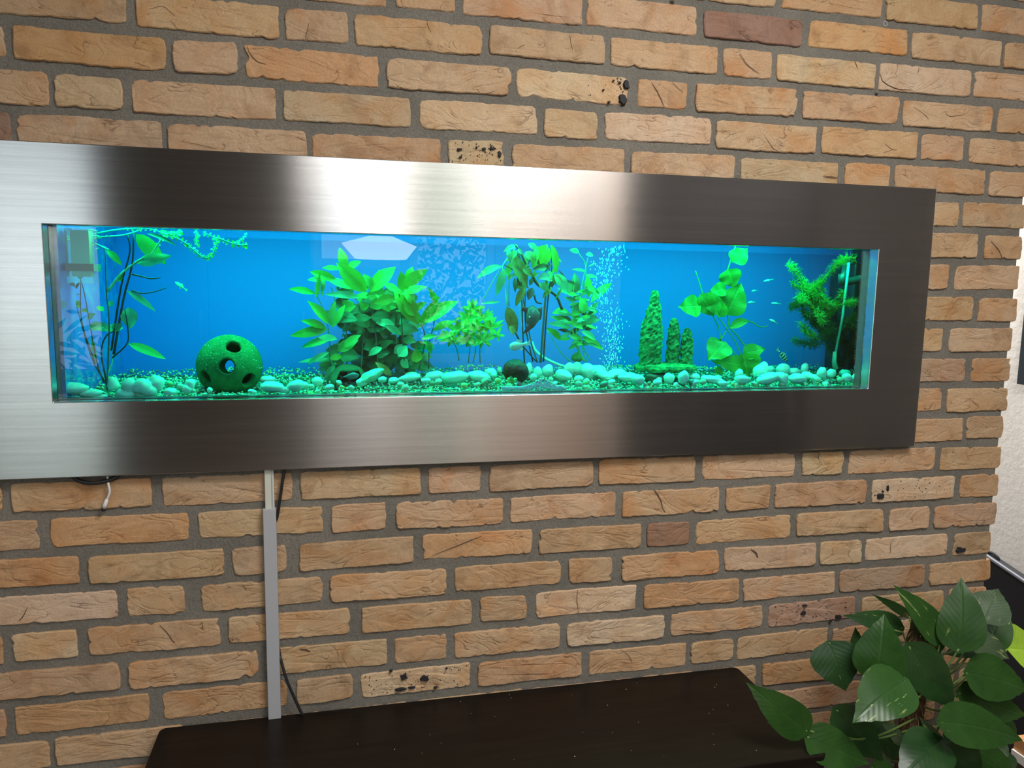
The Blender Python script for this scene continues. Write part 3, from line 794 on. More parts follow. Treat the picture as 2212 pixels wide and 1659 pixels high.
def leaves(root, zf, s, rows, Y, spread=0.02, **kw):
    for r_ in rows:
        bx, by, tx, ty, wd = r_[:5]; m_ = r_[5] if len(r_) > 5 else kw.get('m', M['leafdeep'])
        y0 = Y+R3.uniform(-spread, spread); y1 = y0+R3.uniform(-spread, spread)*0.8
        y0 = min(max(y0, 0.055), 0.375); y1 = min(max(y1, 0.055), 0.375)
        b_ = zat(zf, bx, by, y0); t_ = zat(zf, tx, ty, y1)
        leafpart(root, m_, b_, t_, psz(wd/s, b_)*1.12, nrm=tocam(b_)+Vector((R3.uniform(-0.3, 0.3), 0, R3.uniform(0.0, 0.8))), bend=R3.uniform(0.05, 0.16), fold=R3.uniform(0.05, 0.35), wave=0.03, shape=kw.get('shape', LANCE), lobe=kw.get('lobe', 0.0), nseg=7)

# --- the bushy plant left of the middle
bush = empty('bushy_water_plant', at(800, 815, 0.2), 'large bushy water plant with broad pointed bright green leaves over a dark cave', 'water plant')
br, dp, dk, tl = M['leafbright'], M['leafdeep'], M['leafdark'], M['leafteal']
for pts in ([(1240, 1250), (1225, 950), (1180, 750), (1110, 600)], [(1500, 1280), (1520, 900), (1480, 700), (1400, 560), (1370, 400)],
            [(1650, 1290), (1620, 900), (1570, 700), (1540, 590)], [(1800, 1290), (1800, 900), (1780, 640), (1700, 520)], [(1380, 1280), (1370, 900), (1290, 700), (1250, 560)]):
    stempart(bush, M['stemdark'], [zat(Z2, x, y, 0.17+0.03*i) for i, (x, y) in enumerate(pts)], 0.0014)
for pts in ([(180, 1250), (230, 1000), (190, 860), (60, 600)], [(260, 1250), (270, 1000), (300, 900), (320, 740)], [(60, 1250), (40, 1000), (20, 700), (0, 560)]):
    stempart(bush, M['stemdark'], [zat(Z3, x, y, 0.16) for x, y in pts], 0.0014)
leaves(bush, Z2, 3.95, [
 (1110, 610, 880, 565, 56, br), (1200, 492, 1040, 490, 52, dp), (1290, 490, 1060, 420, 70, br), (1380, 400, 1315, 215, 75, br), (1545, 595, 1290, 345, 135, br), (1320, 400, 1165, 388, 45, br),
 (1420, 570, 1200, 478, 70, dp), (1485, 640, 1190, 612, 60, tl), (1575, 600, 1795, 375, 120, br), (1600, 560, 1520, 440, 70, dp), (1690, 520, 1850, 610, 66, br), (1112, 650, 1150, 430, 40, dp), (1165, 640, 1190, 460, 30, dp),
 (1225, 870, 1045, 668, 85, br), (1205, 905, 985, 835, 66, br), (1215, 915, 890, 970, 80, br), (1240, 885, 1280, 668, 60, dp), (1250, 900, 1365, 700, 66, dp), (1260, 985, 985, 1070, 60, dp), (1300, 1000, 1130, 980, 60, tl),
 (1230, 1110, 1035, 1215, 50, tl), (1225, 1165, 960, 1195, 40, tl), (1230, 1165, 1345, 1140, 55, br), (1790, 640, 1605, 690, 80, br), (1745, 770, 1625, 610, 60, dp), (1780, 650, 1700, 600, 50, tl),
 (1790, 880, 1620, 850, 70, tl), (1700, 880, 1850, 965, 60, tl), (1380, 400, 1500, 330, 60, br), (1560, 590, 1480, 440, 60, br), (1400, 550, 1340, 440, 50, br), (1640, 560, 1660, 400, 60, br),
 (1280, 1230, 1190, 1330, 60, tl), (1300, 1100, 1480, 1000, 90, dp), (1350, 1060, 1500, 960, 70, dp), (1780, 1120, 1900, 1060, 90, tl), (1680, 1070, 1560, 1140, 60, tl), (1850, 1170, 1900, 1230, 60, tl), (1900, 700, 1830, 560, 100, br), (1960, 800, 1870, 640, 110, br), (1900, 520, 1940, 380, 80, br)], 0.16)
leaves(bush, Z3, 3.95, [
 (0, 610, 245, 548, 80, br), (40, 540, 252, 400, 95, br), (200, 865, 512, 668, 115, br), (180, 872, 356, 628, 60, br), (340, 700, 258, 555, 50, br), (300, 925, 480, 840, 66, br), (180, 872, -40, 565, 125, br),
 (200, 1000, 335, 965, 44, dp), (160, 1195, 150, 1080, 90, br), (320, 1000, 480, 950, 55, br), (0, 1145, 75, 1060, 95, tl), (20, 1180, 90, 1245, 55, tl), (60, 600, 20, 420, 90, br), (120, 700, 60, 560, 80, br), (130, 760, 240, 680, 60, br), (250, 1010, 280, 1130, 50, dp), (200, 1020, 320, 1080, 40, dp)], 0.14)
for k in range(170):      # inside of the bush, its shade put into darker leaf colours
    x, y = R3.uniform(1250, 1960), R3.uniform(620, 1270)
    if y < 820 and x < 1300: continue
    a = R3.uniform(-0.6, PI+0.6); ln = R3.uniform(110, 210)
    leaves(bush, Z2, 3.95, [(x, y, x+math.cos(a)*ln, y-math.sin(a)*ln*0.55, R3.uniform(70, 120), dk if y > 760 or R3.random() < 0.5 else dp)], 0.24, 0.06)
leafpart(bush, M['leafbrown'], at(846, 812, 0.1), at(810, 781, 0.1), pxsize(16, 0.1), label='pale leaf-like point')  # single leaf-shaped point at the foot of the bush

# --- smaller plant right of it
low = empty('small_water_plant', at(1015, 800, 0.2), 'smaller bright green bushy water plant between the big bush and the tall brown stems', 'water plant')
for pts in ([(600, 1200), (620, 1000), (640, 800)], [(700, 1200), (700, 1050), (740, 900)], [(520, 1180), (500, 1080), (450, 980)], [(640, 1200), (660, 1080), (640, 960)]):
    stempart(low, M['stembrown'], [zat(Z3, x, y, 0.22) for x, y in pts], 0.0013)
rows = []
for cx_, cy_, rr, n_ in ((640, 745, 105, 8), (600, 830, 130, 9), (730, 830, 120, 8), (520, 920, 130, 9), (680, 920, 120, 8), (790, 900, 130, 7), (600, 1010, 110, 8), (720, 1010, 130, 8), (450, 1000, 120, 6), (850, 970, 90, 3)):
    for k in range(int(n_*1.7)):
        a = 2*PI*k/(n_*1.7)+R3.uniform(-0.3, 0.3)
        rows.append((cx_, cy_, cx_+math.cos(a)*rr*R3.uniform(0.7, 1.15), cy_-math.sin(a)*rr*0.7-18, R3.uniform(24, 36), br if R3.random() < 0.45 else dp))
leaves(low, Z3, 3.95, rows, 0.22, 0.04)

# --- tall dying stems hanging in the middle
tall = empty('tall_stem_plant', at(1130, 808, 0.15), 'tall plant with long brown bare stems and withered leaves in mid-tank', 'water plant')
for pts, r_, m_ in (([(1080, 1230), (1062, 900), (1050, 600), (1000, 430), (900, 360)], 0.0016, 'stemdark'), ([(1190, 1200), (1130, 1000), (1060, 600), (1040, 300), (1010, 190)], 0.0015, 'stembrown'),
        ([(1215, 1200), (1245, 800), (1270, 500), (1290, 400), (1270, 190)], 0.0024, 'stembrown'), ([(1240, 1190), (1262, 850), (1285, 600), (1310, 420), (1300, 200)], 0.0018, 'stemdark'),
        ([(1400, 745), (1340, 620), (1200, 540), (1130, 440), (1040, 250), (990, 190)], 0.0030, 'stemdark'), ([(1390, 720), (1330, 610), (1220, 550), (1150, 450), (1090, 330), (1050, 240)], 0.0018, 'stemgreen'),
        ([(945, 720), (945, 450), (935, 390)], 0.0010, 'stemgreen'), ([(930, 720), (905, 450), (890, 380), (960, 270), (1020, 200)], 0.0012, 'stemteal'), ([(1000, 940), (1060, 1050), (1180, 1190)], 0.0020, 'stemdark'),
        ([(720, 670), (800, 520), (885, 370)], 0.0008, 'stemgreen'), ([(1150, 1190), (1090, 900), (1085, 600), (1100, 400), (1160, 190)], 0.0014, 'stemdark'), ([(1160, 620), (1180, 680), (1225, 695)], 0.0022, 'stemdark'),
        ([(1060, 560), (1040, 700), (1060, 900), (1110, 1000)], 0.0011, 'stemteal')):
    stempart(tall, M[m_], [zat(Z3, x, y, 0.13) for x, y in pts], r_)
bw, pu = M['leafbrown'], M['leafpurple']
leaves(tall, Z3, 3.95, [(960, 270, 1105, 560, 120, bw), (930, 720, 1015, 945, 95, bw), (1085, 540, 1000, 720, 60, bw), (1010, 240, 950, 330, 50, dp), (1150, 560, 1108, 665, 60, pu), (1295, 385, 1150, 400, 60, dk), (1310, 470, 1190, 480, 80, pu),
  (1265, 190, 1195, 395, 140, br), (1150, 400, 1190, 200, 60, dp), (1310, 190, 1350, 450, 60, br), (1335, 440, 1450, 590, 90, tl), (880, 372, 670, 475, 66, tl), (905, 390, 840, 630, 60, tl), (870, 680, 700, 695, 22, tl),
  (1000, 560, 1080, 520, 50, bw), (1060, 380, 1150, 470, 60, bw), (1020, 320, 1080, 420, 60, bw), (1200, 520, 1290, 590, 50, tl), (1260, 500, 1345, 490, 46, tl), (1090, 250, 1150, 330, 70, bw), (1000, 200, 900, 250, 40, tl), (1180, 230, 1110, 180, 50, dp)], 0.125, 0.015)

rows = []
for k in range(46):
    t = R3.random(); x = 940+430*t+R3.uniform(-40, 40); y = 220+R3.uniform(0, 260)+200*max(0, t-0.5); a = R3.uniform(-2.6, -0.6)
    ln = R3.uniform(60, 150); rows.append((x, y, x+math.cos(a)*ln, y-math.sin(a)*ln, R3.uniform(16, 44), R3.choice((bw, bw, dk, pu, dp))))
for k in range(14):
    x, y = R3.uniform(920, 1010), R3.uniform(700, 900); rows.append((x, y, x+R3.uniform(-40, 50), y+R3.uniform(40, 90), R3.uniform(18, 36), bw))
leaves(tall, Z3, 3.95, rows, 0.135, 0.025)

# --- narrow green plant beside the bubbles
nar = empty('green_stem_plant', at(1256, 800, 0.2), 'upright dark green leafy water plant just left of the rising bubbles', 'water plant')
for pts in ([(1610, 1190), (1545, 950), (1560, 600), (1620, 300)], [(1585, 1190), (1500, 1000), (1490, 700), (1510, 450)], [(1560, 1160), (1520, 900), (1590, 700), (1600, 380), (1545, 270)], [(1640, 1180), (1560, 1000), (1600, 800), (1700, 700)], [(1600, 1190), (1540, 1100), (1500, 950), (1400, 870)], [(1470, 1190), (1380, 1100), (1270, 920)]):
    stempart(nar, M['stemgreen'], [zat(Z3, x, y, 0.19) for x, y in pts], 0.0012)
rows = [(1600, 275, 1668, 285, 38, tl), (1545, 265, 1462, 232, 50, tl), (1620, 380, 1692, 345, 12, tl), (1625, 640, 1615, 440, 60, br), (1530, 610, 1505, 430, 66, dk), (1590, 780, 1560, 640, 70, dp), (1640, 690, 1825, 510, 70, dp), (1560, 870, 1695, 808, 60, tl), (1560, 930, 1695, 1010, 55, tl), (1565, 975, 1757, 1092, 58, br),
        (1480, 905, 1275, 862, 62, dk), (1470, 870, 1300, 800, 55, dp), (1480, 600, 1370, 480, 90, tl), (1500, 560, 1400, 590, 66, dp), (1450, 760, 1310, 775, 62, dp), (1610, 600, 1690, 590, 40, tl), (1640, 760, 1712, 680, 45, tl), (1390, 1000, 1268, 900, 55, br), (1600, 450, 1700, 470, 30, tl), (1600, 420, 1480, 400, 30, tl)]
for k in range(64):
    x, y = R3.uniform(1440, 1640), R3.uniform(520, 1050); s_ = R3.choice((-1, 1))
    rows.append((x, y, x+s_*R3.uniform(60, 130), y-R3.uniform(-60, 60), R3.uniform(24, 46), R3.choice((dp, dk, dp, dk, tl))))
leaves(nar, Z3, 3.95, rows, 0.20, 0.03)

# --- spade-leaved plant
M['spade'] = leaf_mat('spade_leaf', (0.13, 0.30, 0.035), (0.24, 0.46, 0.06), 0.6, 0.4, 0.5)
M['spadedark'] = leaf_mat('spade_leaf_dark', (0.09, 0.30, 0.04), (0.20, 0.50, 0.07), 0.6, 0.4, 0.4)
sp = empty('spade_leaf_plant', at(1590, 805, 0.2), 'spade-leaved bright green climbing plant between the rock towers and the small striped fish', 'water plant')
for pts in ([(1560, 150), (1500, 330), (1462, 480), (1470, 700), (1490, 900), (1480, 980)], [(1640, 1320), (1560, 1220), (1452, 1120)], [(1645, 1300), (1560, 1100), (1480, 980)], [(1412, 1080), (1395, 960), (1340, 850), (1310, 770)], [(1480, 980), (1440, 920), (1380, 840)], [(1685, 1180), (1580, 1040), (1500, 940), (1465, 700)],
            [(1238, 640), (1205, 520), (1162, 392)], [(1412, 1080), (1475, 980)], [(1195, 740), (1225, 720)], [(1380, 1400), (1385, 1340), (1330, 1280)], [(1460, 1400), (1500, 1360), (1620, 1330)]):
    stempart(sp, M['stemgreen'], [zat(Z4, x, y, 0.17) for x, y in pts], 0.0017)
for bx, by, tx, ty, wd, m_, bd in ((1195, 742, 990, 752, 165, 'spadedark', 0.1), (1225, 640, 1350, 850, 160, 'spade', 0.1), (1300, 640, 1400, 850, 120, 'spadedark', 0.1), (1455, 570, 1300, 600, 110, 'spade', 0.1), (1490, 390, 1548, 562, 165, 'spade', 0.12), (1545, 300, 1680, 165, 150, 'spade', 0.08),
        (1480, 810, 1622, 505, 215, 'spade', 0.1), (1430, 840, 1400, 650, 90, 'spade', 0.1), (1445, 1110, 1290, 1285, 200, 'spade', 0.1), (1640, 1330, 1330, 1290, 130, 'spade', 0.14), (1640, 1230, 1690, 1445, 235, 'spade', 0.1), (1650, 1210, 1862, 1165, 120, 'spadedark', 0.1), (1370, 1360, 1440, 1420, 60, 'spade', 0.1)):
    leafpart(sp, M[m_], zat(Z4, bx, by, 0.165), zat(Z4, tx, ty, 0.155+R3.uniform(-0.01, 0.01)), psz(wd*1.36/4.6, at(1580, 700, 0.16)), nrm=tocam(at(1580, 700, 0.16))+Vector((R3.uniform(-0.15, 0.15), 0, 0.15)), bend=bd*0.7, fold=0.12, wave=0.05, shape=HEART, lobe=0.08, nseg=12)
leafpart(sp, M['spade'], zat(Z4, 1500, 965, 0.16), zat(Z4, 1700, 890, 0.16), pxsize(22, 0.16), nrm=(0, -1, 0.4), bend=0.1, fold=0.2, nseg=10, side_bend=-0.08)
stempart(sp, M['spade'], [zat(Z4, x, y, 0.16) for x, y in ((1640, 895), (1720, 900), (1790, 945), (1850, 950), (1885, 935))], 0.0014, 'leaf_tip')

# --- waterweed with needle whorls
M['weed'] = leaf_mat('waterweed', (0.05, 0.24, 0.015), (0.17, 0.44, 0.04), 0.1, 0.4, 0.4)
M['weeddark'] = leaf_mat('waterweed_dark', (0.012, 0.09, 0.012), (0.04, 0.20, 0.025), 0.1, 0.4, 0.3)
el = empty('waterweed', at(1800, 800, 0.2), 'feathery dark green waterweed in front of the black filter at the right end', 'water plant')
def frond(zf, s, pts, Y, m_, nl=80, dens=19.0, root=el):
    P_ = catmull([zat(zf, x, y, Y+R3.uniform(-0.012, 0.012)) for x, y in pts], 12)
    l = LMB(); acc = 0.0; SC = psz(1/s, P_[0]); step = dens*SC; last = P_[0]
    for a, b_ in zip(P_, P_[1:]):
        seg = (b_-a).length; t_ = (b_-a).normalized() if seg > 1e-7 else Vector((0, 0, 1)); acc += seg
        while acc >= step:
            acc -= step; p = b_-t_*acc
            u = t_.orthogonal().normalized(); v_ = t_.cross(u)
            for k in range(7):
                an = 2*PI*k/7+R3.random(); d = (u*math.cos(an)+v_*math.sin(an))*0.85-t_*0.4*R3.uniform(-0.6, 1.4)
                ln = nl*SC*R3.uniform(0.7, 1.15)
                l.leaf(p, p+d*ln, 8.5*SC, bend=-0.22, fold=0, nseg=3, cols=(-1, 1), nrm=t_)
    c = P_; q = MB(); q.tube(c, 0.0009, 5); n0 = len(l.v); l.v += q.v; l.uv += [(0.3, 0.5)]*len(q.v); l.f += [tuple(i+n0 for i in f) for f in q.f]
    return l.build('frond', m_, root)
WD, WK = M['weed'], M['weeddark']
for pts, Y, m_ in (([(1215, 190), (1110, 175), (1010, 250), (920, 350), (820, 450), (730, 510)], 0.13, WD), ([(515, 240), (570, 320), (640, 420), (720, 500), (830, 600), (900, 720)], 0.15, WD), ([(530, 430), (640, 500), (760, 600), (860, 700)], 0.14, WD),
        ([(510, 665), (600, 640), (700, 660), (820, 760)], 0.16, WK), ([(600, 580), (700, 640), (800, 740), (880, 880)], 0.13, WD), ([(620, 850), (690, 950), (790, 1020)], 0.14, WD), ([(540, 1030), (640, 1075), (780, 1060), (920, 950)], 0.15, WK),
        ([(1205, 640), (1100, 660), (980, 690), (900, 640), (820, 560)], 0.13, WD), ([(1195, 760), (1130, 840), (1060, 950), (1000, 1080)], 0.15, WK), ([(1085, 530), (1040, 620), (960, 700), (900, 800)], 0.16, WD), ([(850, 470), (820, 640), (880, 850), (980, 1060), (1060, 1330)], 0.19, WK),
        ([(760, 500), (740, 700), (800, 900), (920, 1100), (1020, 1300)], 0.2, WK), ([(1000, 620), (1000, 800), (1060, 1000), (1100, 1300)], 0.2, WK), ([(900, 900), (960, 1000), (1120, 1100), (1180, 1250)], 0.18, WK), ([(1150, 860), (1160, 1000), (1120, 1200), (1100, 1330)], 0.18, WK), ([(700, 760), (760, 840), (860, 920), (980, 960)], 0.16, WK), ([(680, 520), (720, 640), (800, 760), (860, 900), (900, 1000)], 0.18, WK), ([(860, 620), (900, 760), (980, 900), (1080, 1040)], 0.17, WK), ([(1060, 760), (1100, 900), (1080, 1050)], 0.18, WK), ([(640, 620), (640, 720), (720, 820)], 0.17, WK)):
    frond(Z5, 4.878, pts, Y, m_)
    frond(Z5, 4.878, [(x+R3.uniform(-5, 45), y+R3.uniform(-10, 45)) for x, y in pts], Y+0.03, WK)

# --- plant at the left end
lf = empty('left_stem_plant', at(232, 835, 0.085), 'straggly water plant with long dark stems and few narrow leaves at the left end', 'water plant')
for pts, r_, m_ in (([(645, 1440), (662, 900), (640, 640), (630, 290)], 0.0014, 'stembrown'), ([(620, 1380), (560, 1200), (470, 700), (430, 540)], 0.0012, 'stemdark'), ([(550, 1230), (440, 880), (430, 540)], 0.0012, 'stemdark'), ([(700, 1150), (780, 700), (850, 420), (862, 175)], 0.0022, 'stemdark'),
        ([(680, 1120), (760, 600), (830, 320), (812, 180)], 0.0018, 'stemdark'), ([(690, 1180), (810, 1060), (812, 920), (790, 780)], 0.0014, 'stemdark'), ([(650, 640), (760, 500), (900, 390), (1000, 340), (1060, 260), (1110, 190)], 0.0024, 'stemteal'), ([(630, 290), (520, 240), (400, 250)], 0.001, 'stemteal'),
        ([(640, 1330), (690, 1200), (670, 1090)], 0.0012, 'stemteal'), ([(655, 1440), (600, 1150), (640, 1000), (740, 950)], 0.0016, 'stemdark'), ([(660, 1420), (520, 1180), (300, 760)], 0.0012, 'stemdark'), ([(850, 500), (940, 520), (1000, 535), (1080, 528)], 0.0014, 'stemdark'), ([(845, 630), (930, 655), (1040, 640), (1130, 608)], 0.0012, 'stemdark')):
    stempart(lf, M[m_], [zat(Z1, x, y, 0.085) for x, y in pts], r_)
leaves(lf, Z1, 3.77, [(880, 168, 1127, 422, 115, dp), (890, 412, 1172, 348, 90, tl), (968, 168, 1212, 262, 34, dk), (802, 630, 1047, 802, 52, tl), (825, 768, 835, 945, 115, tl), (812, 1062, 1130, 1190, 75, dp), (428, 545, 432, 350, 75, tl), (450, 520, 612, 445, 28, dk), (640, 300, 770, 430, 52, dp), (380, 500, 360, 440, 30, dk),
  (330, 730, 380, 770, 40, br), (370, 740, 420, 720, 34, br), (440, 790, 480, 810, 44, br), (500, 930, 620, 930, 80, tl), (620, 950, 780, 935, 70, tl), (560, 900, 660, 960, 70, tl), (480, 860, 550, 820, 50, tl), (690, 960, 770, 900, 60, tl), (700, 720, 660, 760, 44, tl), (620, 800, 560, 760, 44, dp), (250, 570, 320, 600, 30, tl), (245, 670, 350, 655, 26, tl), (515, 1000, 560, 1230, 26, br), (300, 620, 350, 560, 20, dk), (740, 560, 770, 480, 40, dp)], 0.085, 0.012)

# --- creeping runners floating under the surface
cr = empty('creeping_runner_plant', at(420, 505, 0.1), 'trailing runners with tiny round pale green leaves floating at the upper left', 'water plant')
def runner(zf, s, pts, Y, rs=0.0009, every=3, sz=38):
    P_ = catmull([zat(zf, x, y, Y) for x, y in pts], 8)
    b = MB(); b.tube(P_, rs, 5); wbuild(b, 'runner', M['stemteal'], cr, True)
    for i in range(2, len(P_)-1, every):
        t_ = (P_[i+1]-P_[i-1]).normalized(); sd = t_.cross(Vector((0, -1, 0))).normalized()
        for sg in (-1, 1):
            ln = psz(sz/s, P_[i])*R3.uniform(0.6, 1.2)
            d = (sd*sg+t_*R3.uniform(-0.4, 0.5)+Vector((0, R3.uniform(-0.6, 0.4), R3.uniform(-0.2, 0.4)))).normalized()
            leafpart(cr, br if R3.random() < 0.35 else tl, P_[i], P_[i]+d*ln, ln*0.75, shape=OVAL, nseg=4, nrm=(R3.uniform(-0.5, 0.5), -1, R3.uniform(0, 1.5)), fold=0.1)
runner(Z7, 7.9, [(600, 200), (820, 280), (980, 370), (1080, 460), (1200, 560), (1300, 610), (1400, 560), (1460, 430), (1490, 330), (1540, 260)], 0.11, sz=56)
runner(Z7, 7.9, [(1130, 140), (1165, 250), (1140, 340), (1190, 430)], 0.12, every=2, sz=46)
runner(Z7, 7.9, [(1250, 165), (1400, 240), (1560, 290), (1720, 350), (1900, 390), (2010, 388)], 0.10, sz=64, every=4)
runner(Z7, 7.9, [(0, 110), (200, 105), (420, 130), (620, 200), (820, 170)], 0.11, sz=62)
runner(Z7, 7.9, [(520, 150), (700, 215), (800, 200), (900, 160)], 0.13, sz=62, every=2)
runner(Z7, 7.9, [(2000, 180), (1940, 280), (1850, 330), (1760, 370)], 0.12, sz=40)
runner(Z7, 7.9, [(560, 260), (480, 380), (380, 520), (200, 620)], 0.12, sz=60, every=6)
for pts in ([(275, 255), (480, 190), (700, 140), (915, 122)], [(285, 235), (560, 200), (780, 180), (930, 135)], [(270, 215), (380, 222), (520, 215), (600, 200)], [(350, 210), (500, 165), (580, 190)], [(500, 235), (600, 270), (660, 300)]):
    runner(Z1, 3.77, pts, 0.12, 0.0014, 9, 16)

# ------------------------------------------------------------------ things in the tank
def disp_obj(o, fn):
    for v in o.data.vertices: v.co = v.co+fn(v.co)
# pierced green ball
def algae_mat(name, c0, c1, sc=60, rough=0.8, spark=False):
    m = mat(name, c0, rough, spec=0.3); v = objvec(m, False)
    a = noisen(m, v, sc, 5, 0.7).outputs[0]
    L(m, ramp(m, a, [(0.3, c0), (0.7, c1)]), bsdf(m).inputs['Base Color'])
    L(m, bumpn(m, noisen(m, v, sc*5, 3, 0.7).outputs[0], 0.8, 0.003), bsdf(m).inputs['Normal']); return m
M['ball'] = algae_mat('green_algae_ceramic', (0.012, 0.10, 0.03), (0.04, 0.22, 0.06), 50)
bc = at(496, 791, 0.15); BR = psz(68, bc)
bm = bmesh.new(); bmesh.ops.create_icosphere(bm, subdivisions=6, radius=BR)
vd = (CAM-bc).normalized(); vr = Vector((0, 0, 1)).cross(vd).normalized(); vu = vd.cross(vr)
def bdir(x, z):
    y = math.sqrt(max(0.05, 1-x*x-z*z)); return (vr*x+vu*z+vd*y).normalized()
axes = [bdir(-0.08, 0.0), bdir(0.14, 0.62), bdir(-0.74, -0.36), bdir(0.56, -0.46)]
HOLE = 0.245
for a in axes:      # snap the rim to a clean circle, then open the hole
    for sg in (1, -1):
        d0 = a*sg
        for v in bm.verts:
            n_ = v.co.normalized(); an = n_.angle(d0)
            if abs(an-HOLE) < 0.018:
                ax = d0.cross(n_).normalized(); v.co = (Quaternion(ax, HOLE) @ d0)*BR
bad = [f for f in bm.faces if any(f.calc_center_median().normalized().angle(a*sg) < HOLE for a in axes for sg in (1, -1))]
bmesh.ops.delete(bm, geom=bad, context='FACES')
bo = bm_obj('pierced_ball', bm, M['ball'], smooth=True); bo.location = bc
so = bo.modifiers.new('shell', 'SOLIDIFY'); so.thickness = BR*0.16; so.offset = -1
setp(bo, 'round hollow green ceramic ball with holes standing on the gravel', 'ornament')
mb = MB()
for k in range(90):
    d = (vr*R3.uniform(-1, 1)+vu*R3.uniform(-0.1, 1)+vd*R3.uniform(0.2, 1)).normalized()
    if any(d.angle(a) < HOLE+0.03 for a in axes): continue
    mb.ball(d*BR*1.006, R3.uniform(0.0004, 0.0009), 5, 4)
mb.build('air_pearl', mat('air_pearl', (0.8, 0.9, 0.85), 0.1), bo)['kind'] = 'stuff'

# rock towers
M['rock'] = algae_mat('mossy_rock', (0.006, 0.04, 0.015), (0.15, 0.40, 0.13), 95)
rt = empty('rock_towers', at(1435, 808, 0.17), 'three mossy rock towers of unequal height on one flat base, right of the bubbles', 'ornament')
def tower(zf, prof, Y, dep=0.8):
    # prof: (y, x0, x1) in zoomed picture pixels, bottom to top
    n_ = 26; rows = 40; vs = []; fs = []; ys = [p[0] for p in prof]
    for j in range(rows):
        t = j/(rows-1); y = ys[0]+(ys[-1]-ys[0])*t
        for a, b_ in zip(prof, prof[1:]):
            if (a[0]-y)*(b_[0]-y) <= 0 and a[0] != b_[0]:
                k = (y-a[0])/(b_[0]-a[0]); x0 = a[1]+(b_[1]-a[1])*k; x1 = a[2]+(b_[2]-a[2])*k; break
        p0 = zat(zf, x0, y, Y); p1 = zat(zf, x1, y, Y); c = (p0+p1)/2; r = (p1-p0).length/2
        for k in range(n_):
            a = 2*PI*k/n_; d = Vector((math.cos(a), math.sin(a)*dep, 0))
            q = c+d*r*0.94; nn = noise.noise(q*190)*0.0030+noise.noise(q*60)*0.0022+noise.noise(Vector((q.x*330, q.y*330, q.z*110)))*0.0032
            vs.append(q+d*nn)
    for j in range(rows-1):
        for k in range(n_): fs.append((j*n_+k, j*n_+(k+1) % n_, (j+1)*n_+(k+1) % n_, (j+1)*n_+k))
    fs.append(tuple(k for k in range(n_))[::-1]); fs.append(tuple((rows-1)*n_+k for k in range(n_)))
    b = MB(); b.add(vs, fs); return wbuild(b, 'rock_tower', M['rock'], rt, False)
tower(Z4, [(1350, 600, 815), (1100, 605, 835), (950, 625, 832), (830, 668, 825), (700, 700, 808), (600, 730, 795), (585, 742, 785)], 0.16)
tower(Z4, [(1330, 862, 1000), (1100, 880, 1008), (960, 892, 1000), (880, 915, 980), (862, 928, 965)], 0.18)
tower(Z4, [(1335, 1000, 1130), (1100, 1025, 1140), (1020, 1038, 1125), (970, 1058, 1100), (958, 1068, 1090)], 0.17)
b = MB(); cc = zat(Z4, 862, 1358, 0.165); rx = psz(308/4.6, cc)
n_ = 60; rings = [(1.0, -0.004), (1.03, 0.002), (0.97, 0.007), (0.6, 0.010), (0.2, 0.010)]
vs = []
for rr, hz in rings:
    for k in range(n_):
        a = 2*PI*k/n_; q = Vector((math.cos(a)*rx*rr, math.sin(a)*0.055*rr, hz)); nn = noise.noise(q*60+Vector((4, 4, 4)))
        vs.append(cc+q+Vector((q.x*0.06*nn, q.y*0.1*nn, 0.0035*noise.noise(q*90))))
fs = [(i*n_+k, i*n_+(k+1) % n_, (i+1)*n_+(k+1) % n_, (i+1)*n_+k) for i in range(4) for k in range(n_)]+[tuple(range(n_))[::-1], tuple(4*n_+k for k in range(n_))]
b.add(vs, fs); wbuild(b, 'base', M['rock'], rt)
M['brownrock'] = algae_mat('brown_rock', (0.16, 0.10, 0.07), (0.34, 0.22, 0.16), 40)
def rock(px, py, wp, hp, Y, label, cat='stone', m_=None, rot=0.0, name='stone', dep=0.7):
    c = at(px, py, Y); b = MB(); r = (psz(wp/2, c), psz(wp/2, c)*dep, psz(hp/2, c))
    b.ball(c, r, 18, 12, Matrix.Rotation(-rot, 3, 'Y'), 0.35); o = b.build(name, m_ or M['brownrock'], None, True, c)
    setp(o, label, cat); return o
rock(1418, 815, 66, 24, 0.14, 'flat brown rock propping up the base of the rock towers')
rock(141, 785, 54, 52, 0.13, 'rounded green algae-covered stone in the far left corner of the tank', m_=algae_mat('algae_stone', (0.02, 0.22, 0.06), (0.06, 0.42, 0.14), 40))
rock(130, 815, 50, 22, 0.12, 'dark brown ledge of rock under the algae-covered stone at the left')
rock(1247, 772, 26, 20, 0.24, 'small dark green mossy lump behind the narrow green plant', m_=M['rock'])
rock(800, 813, 56, 22, 0.10, 'tilted pale green slab of stone right of the dark cave', m_=algae_mat('pale_slab', (0.30, 0.50, 0.36), (0.55, 0.72, 0.55), 30), rot=math.radians(26))

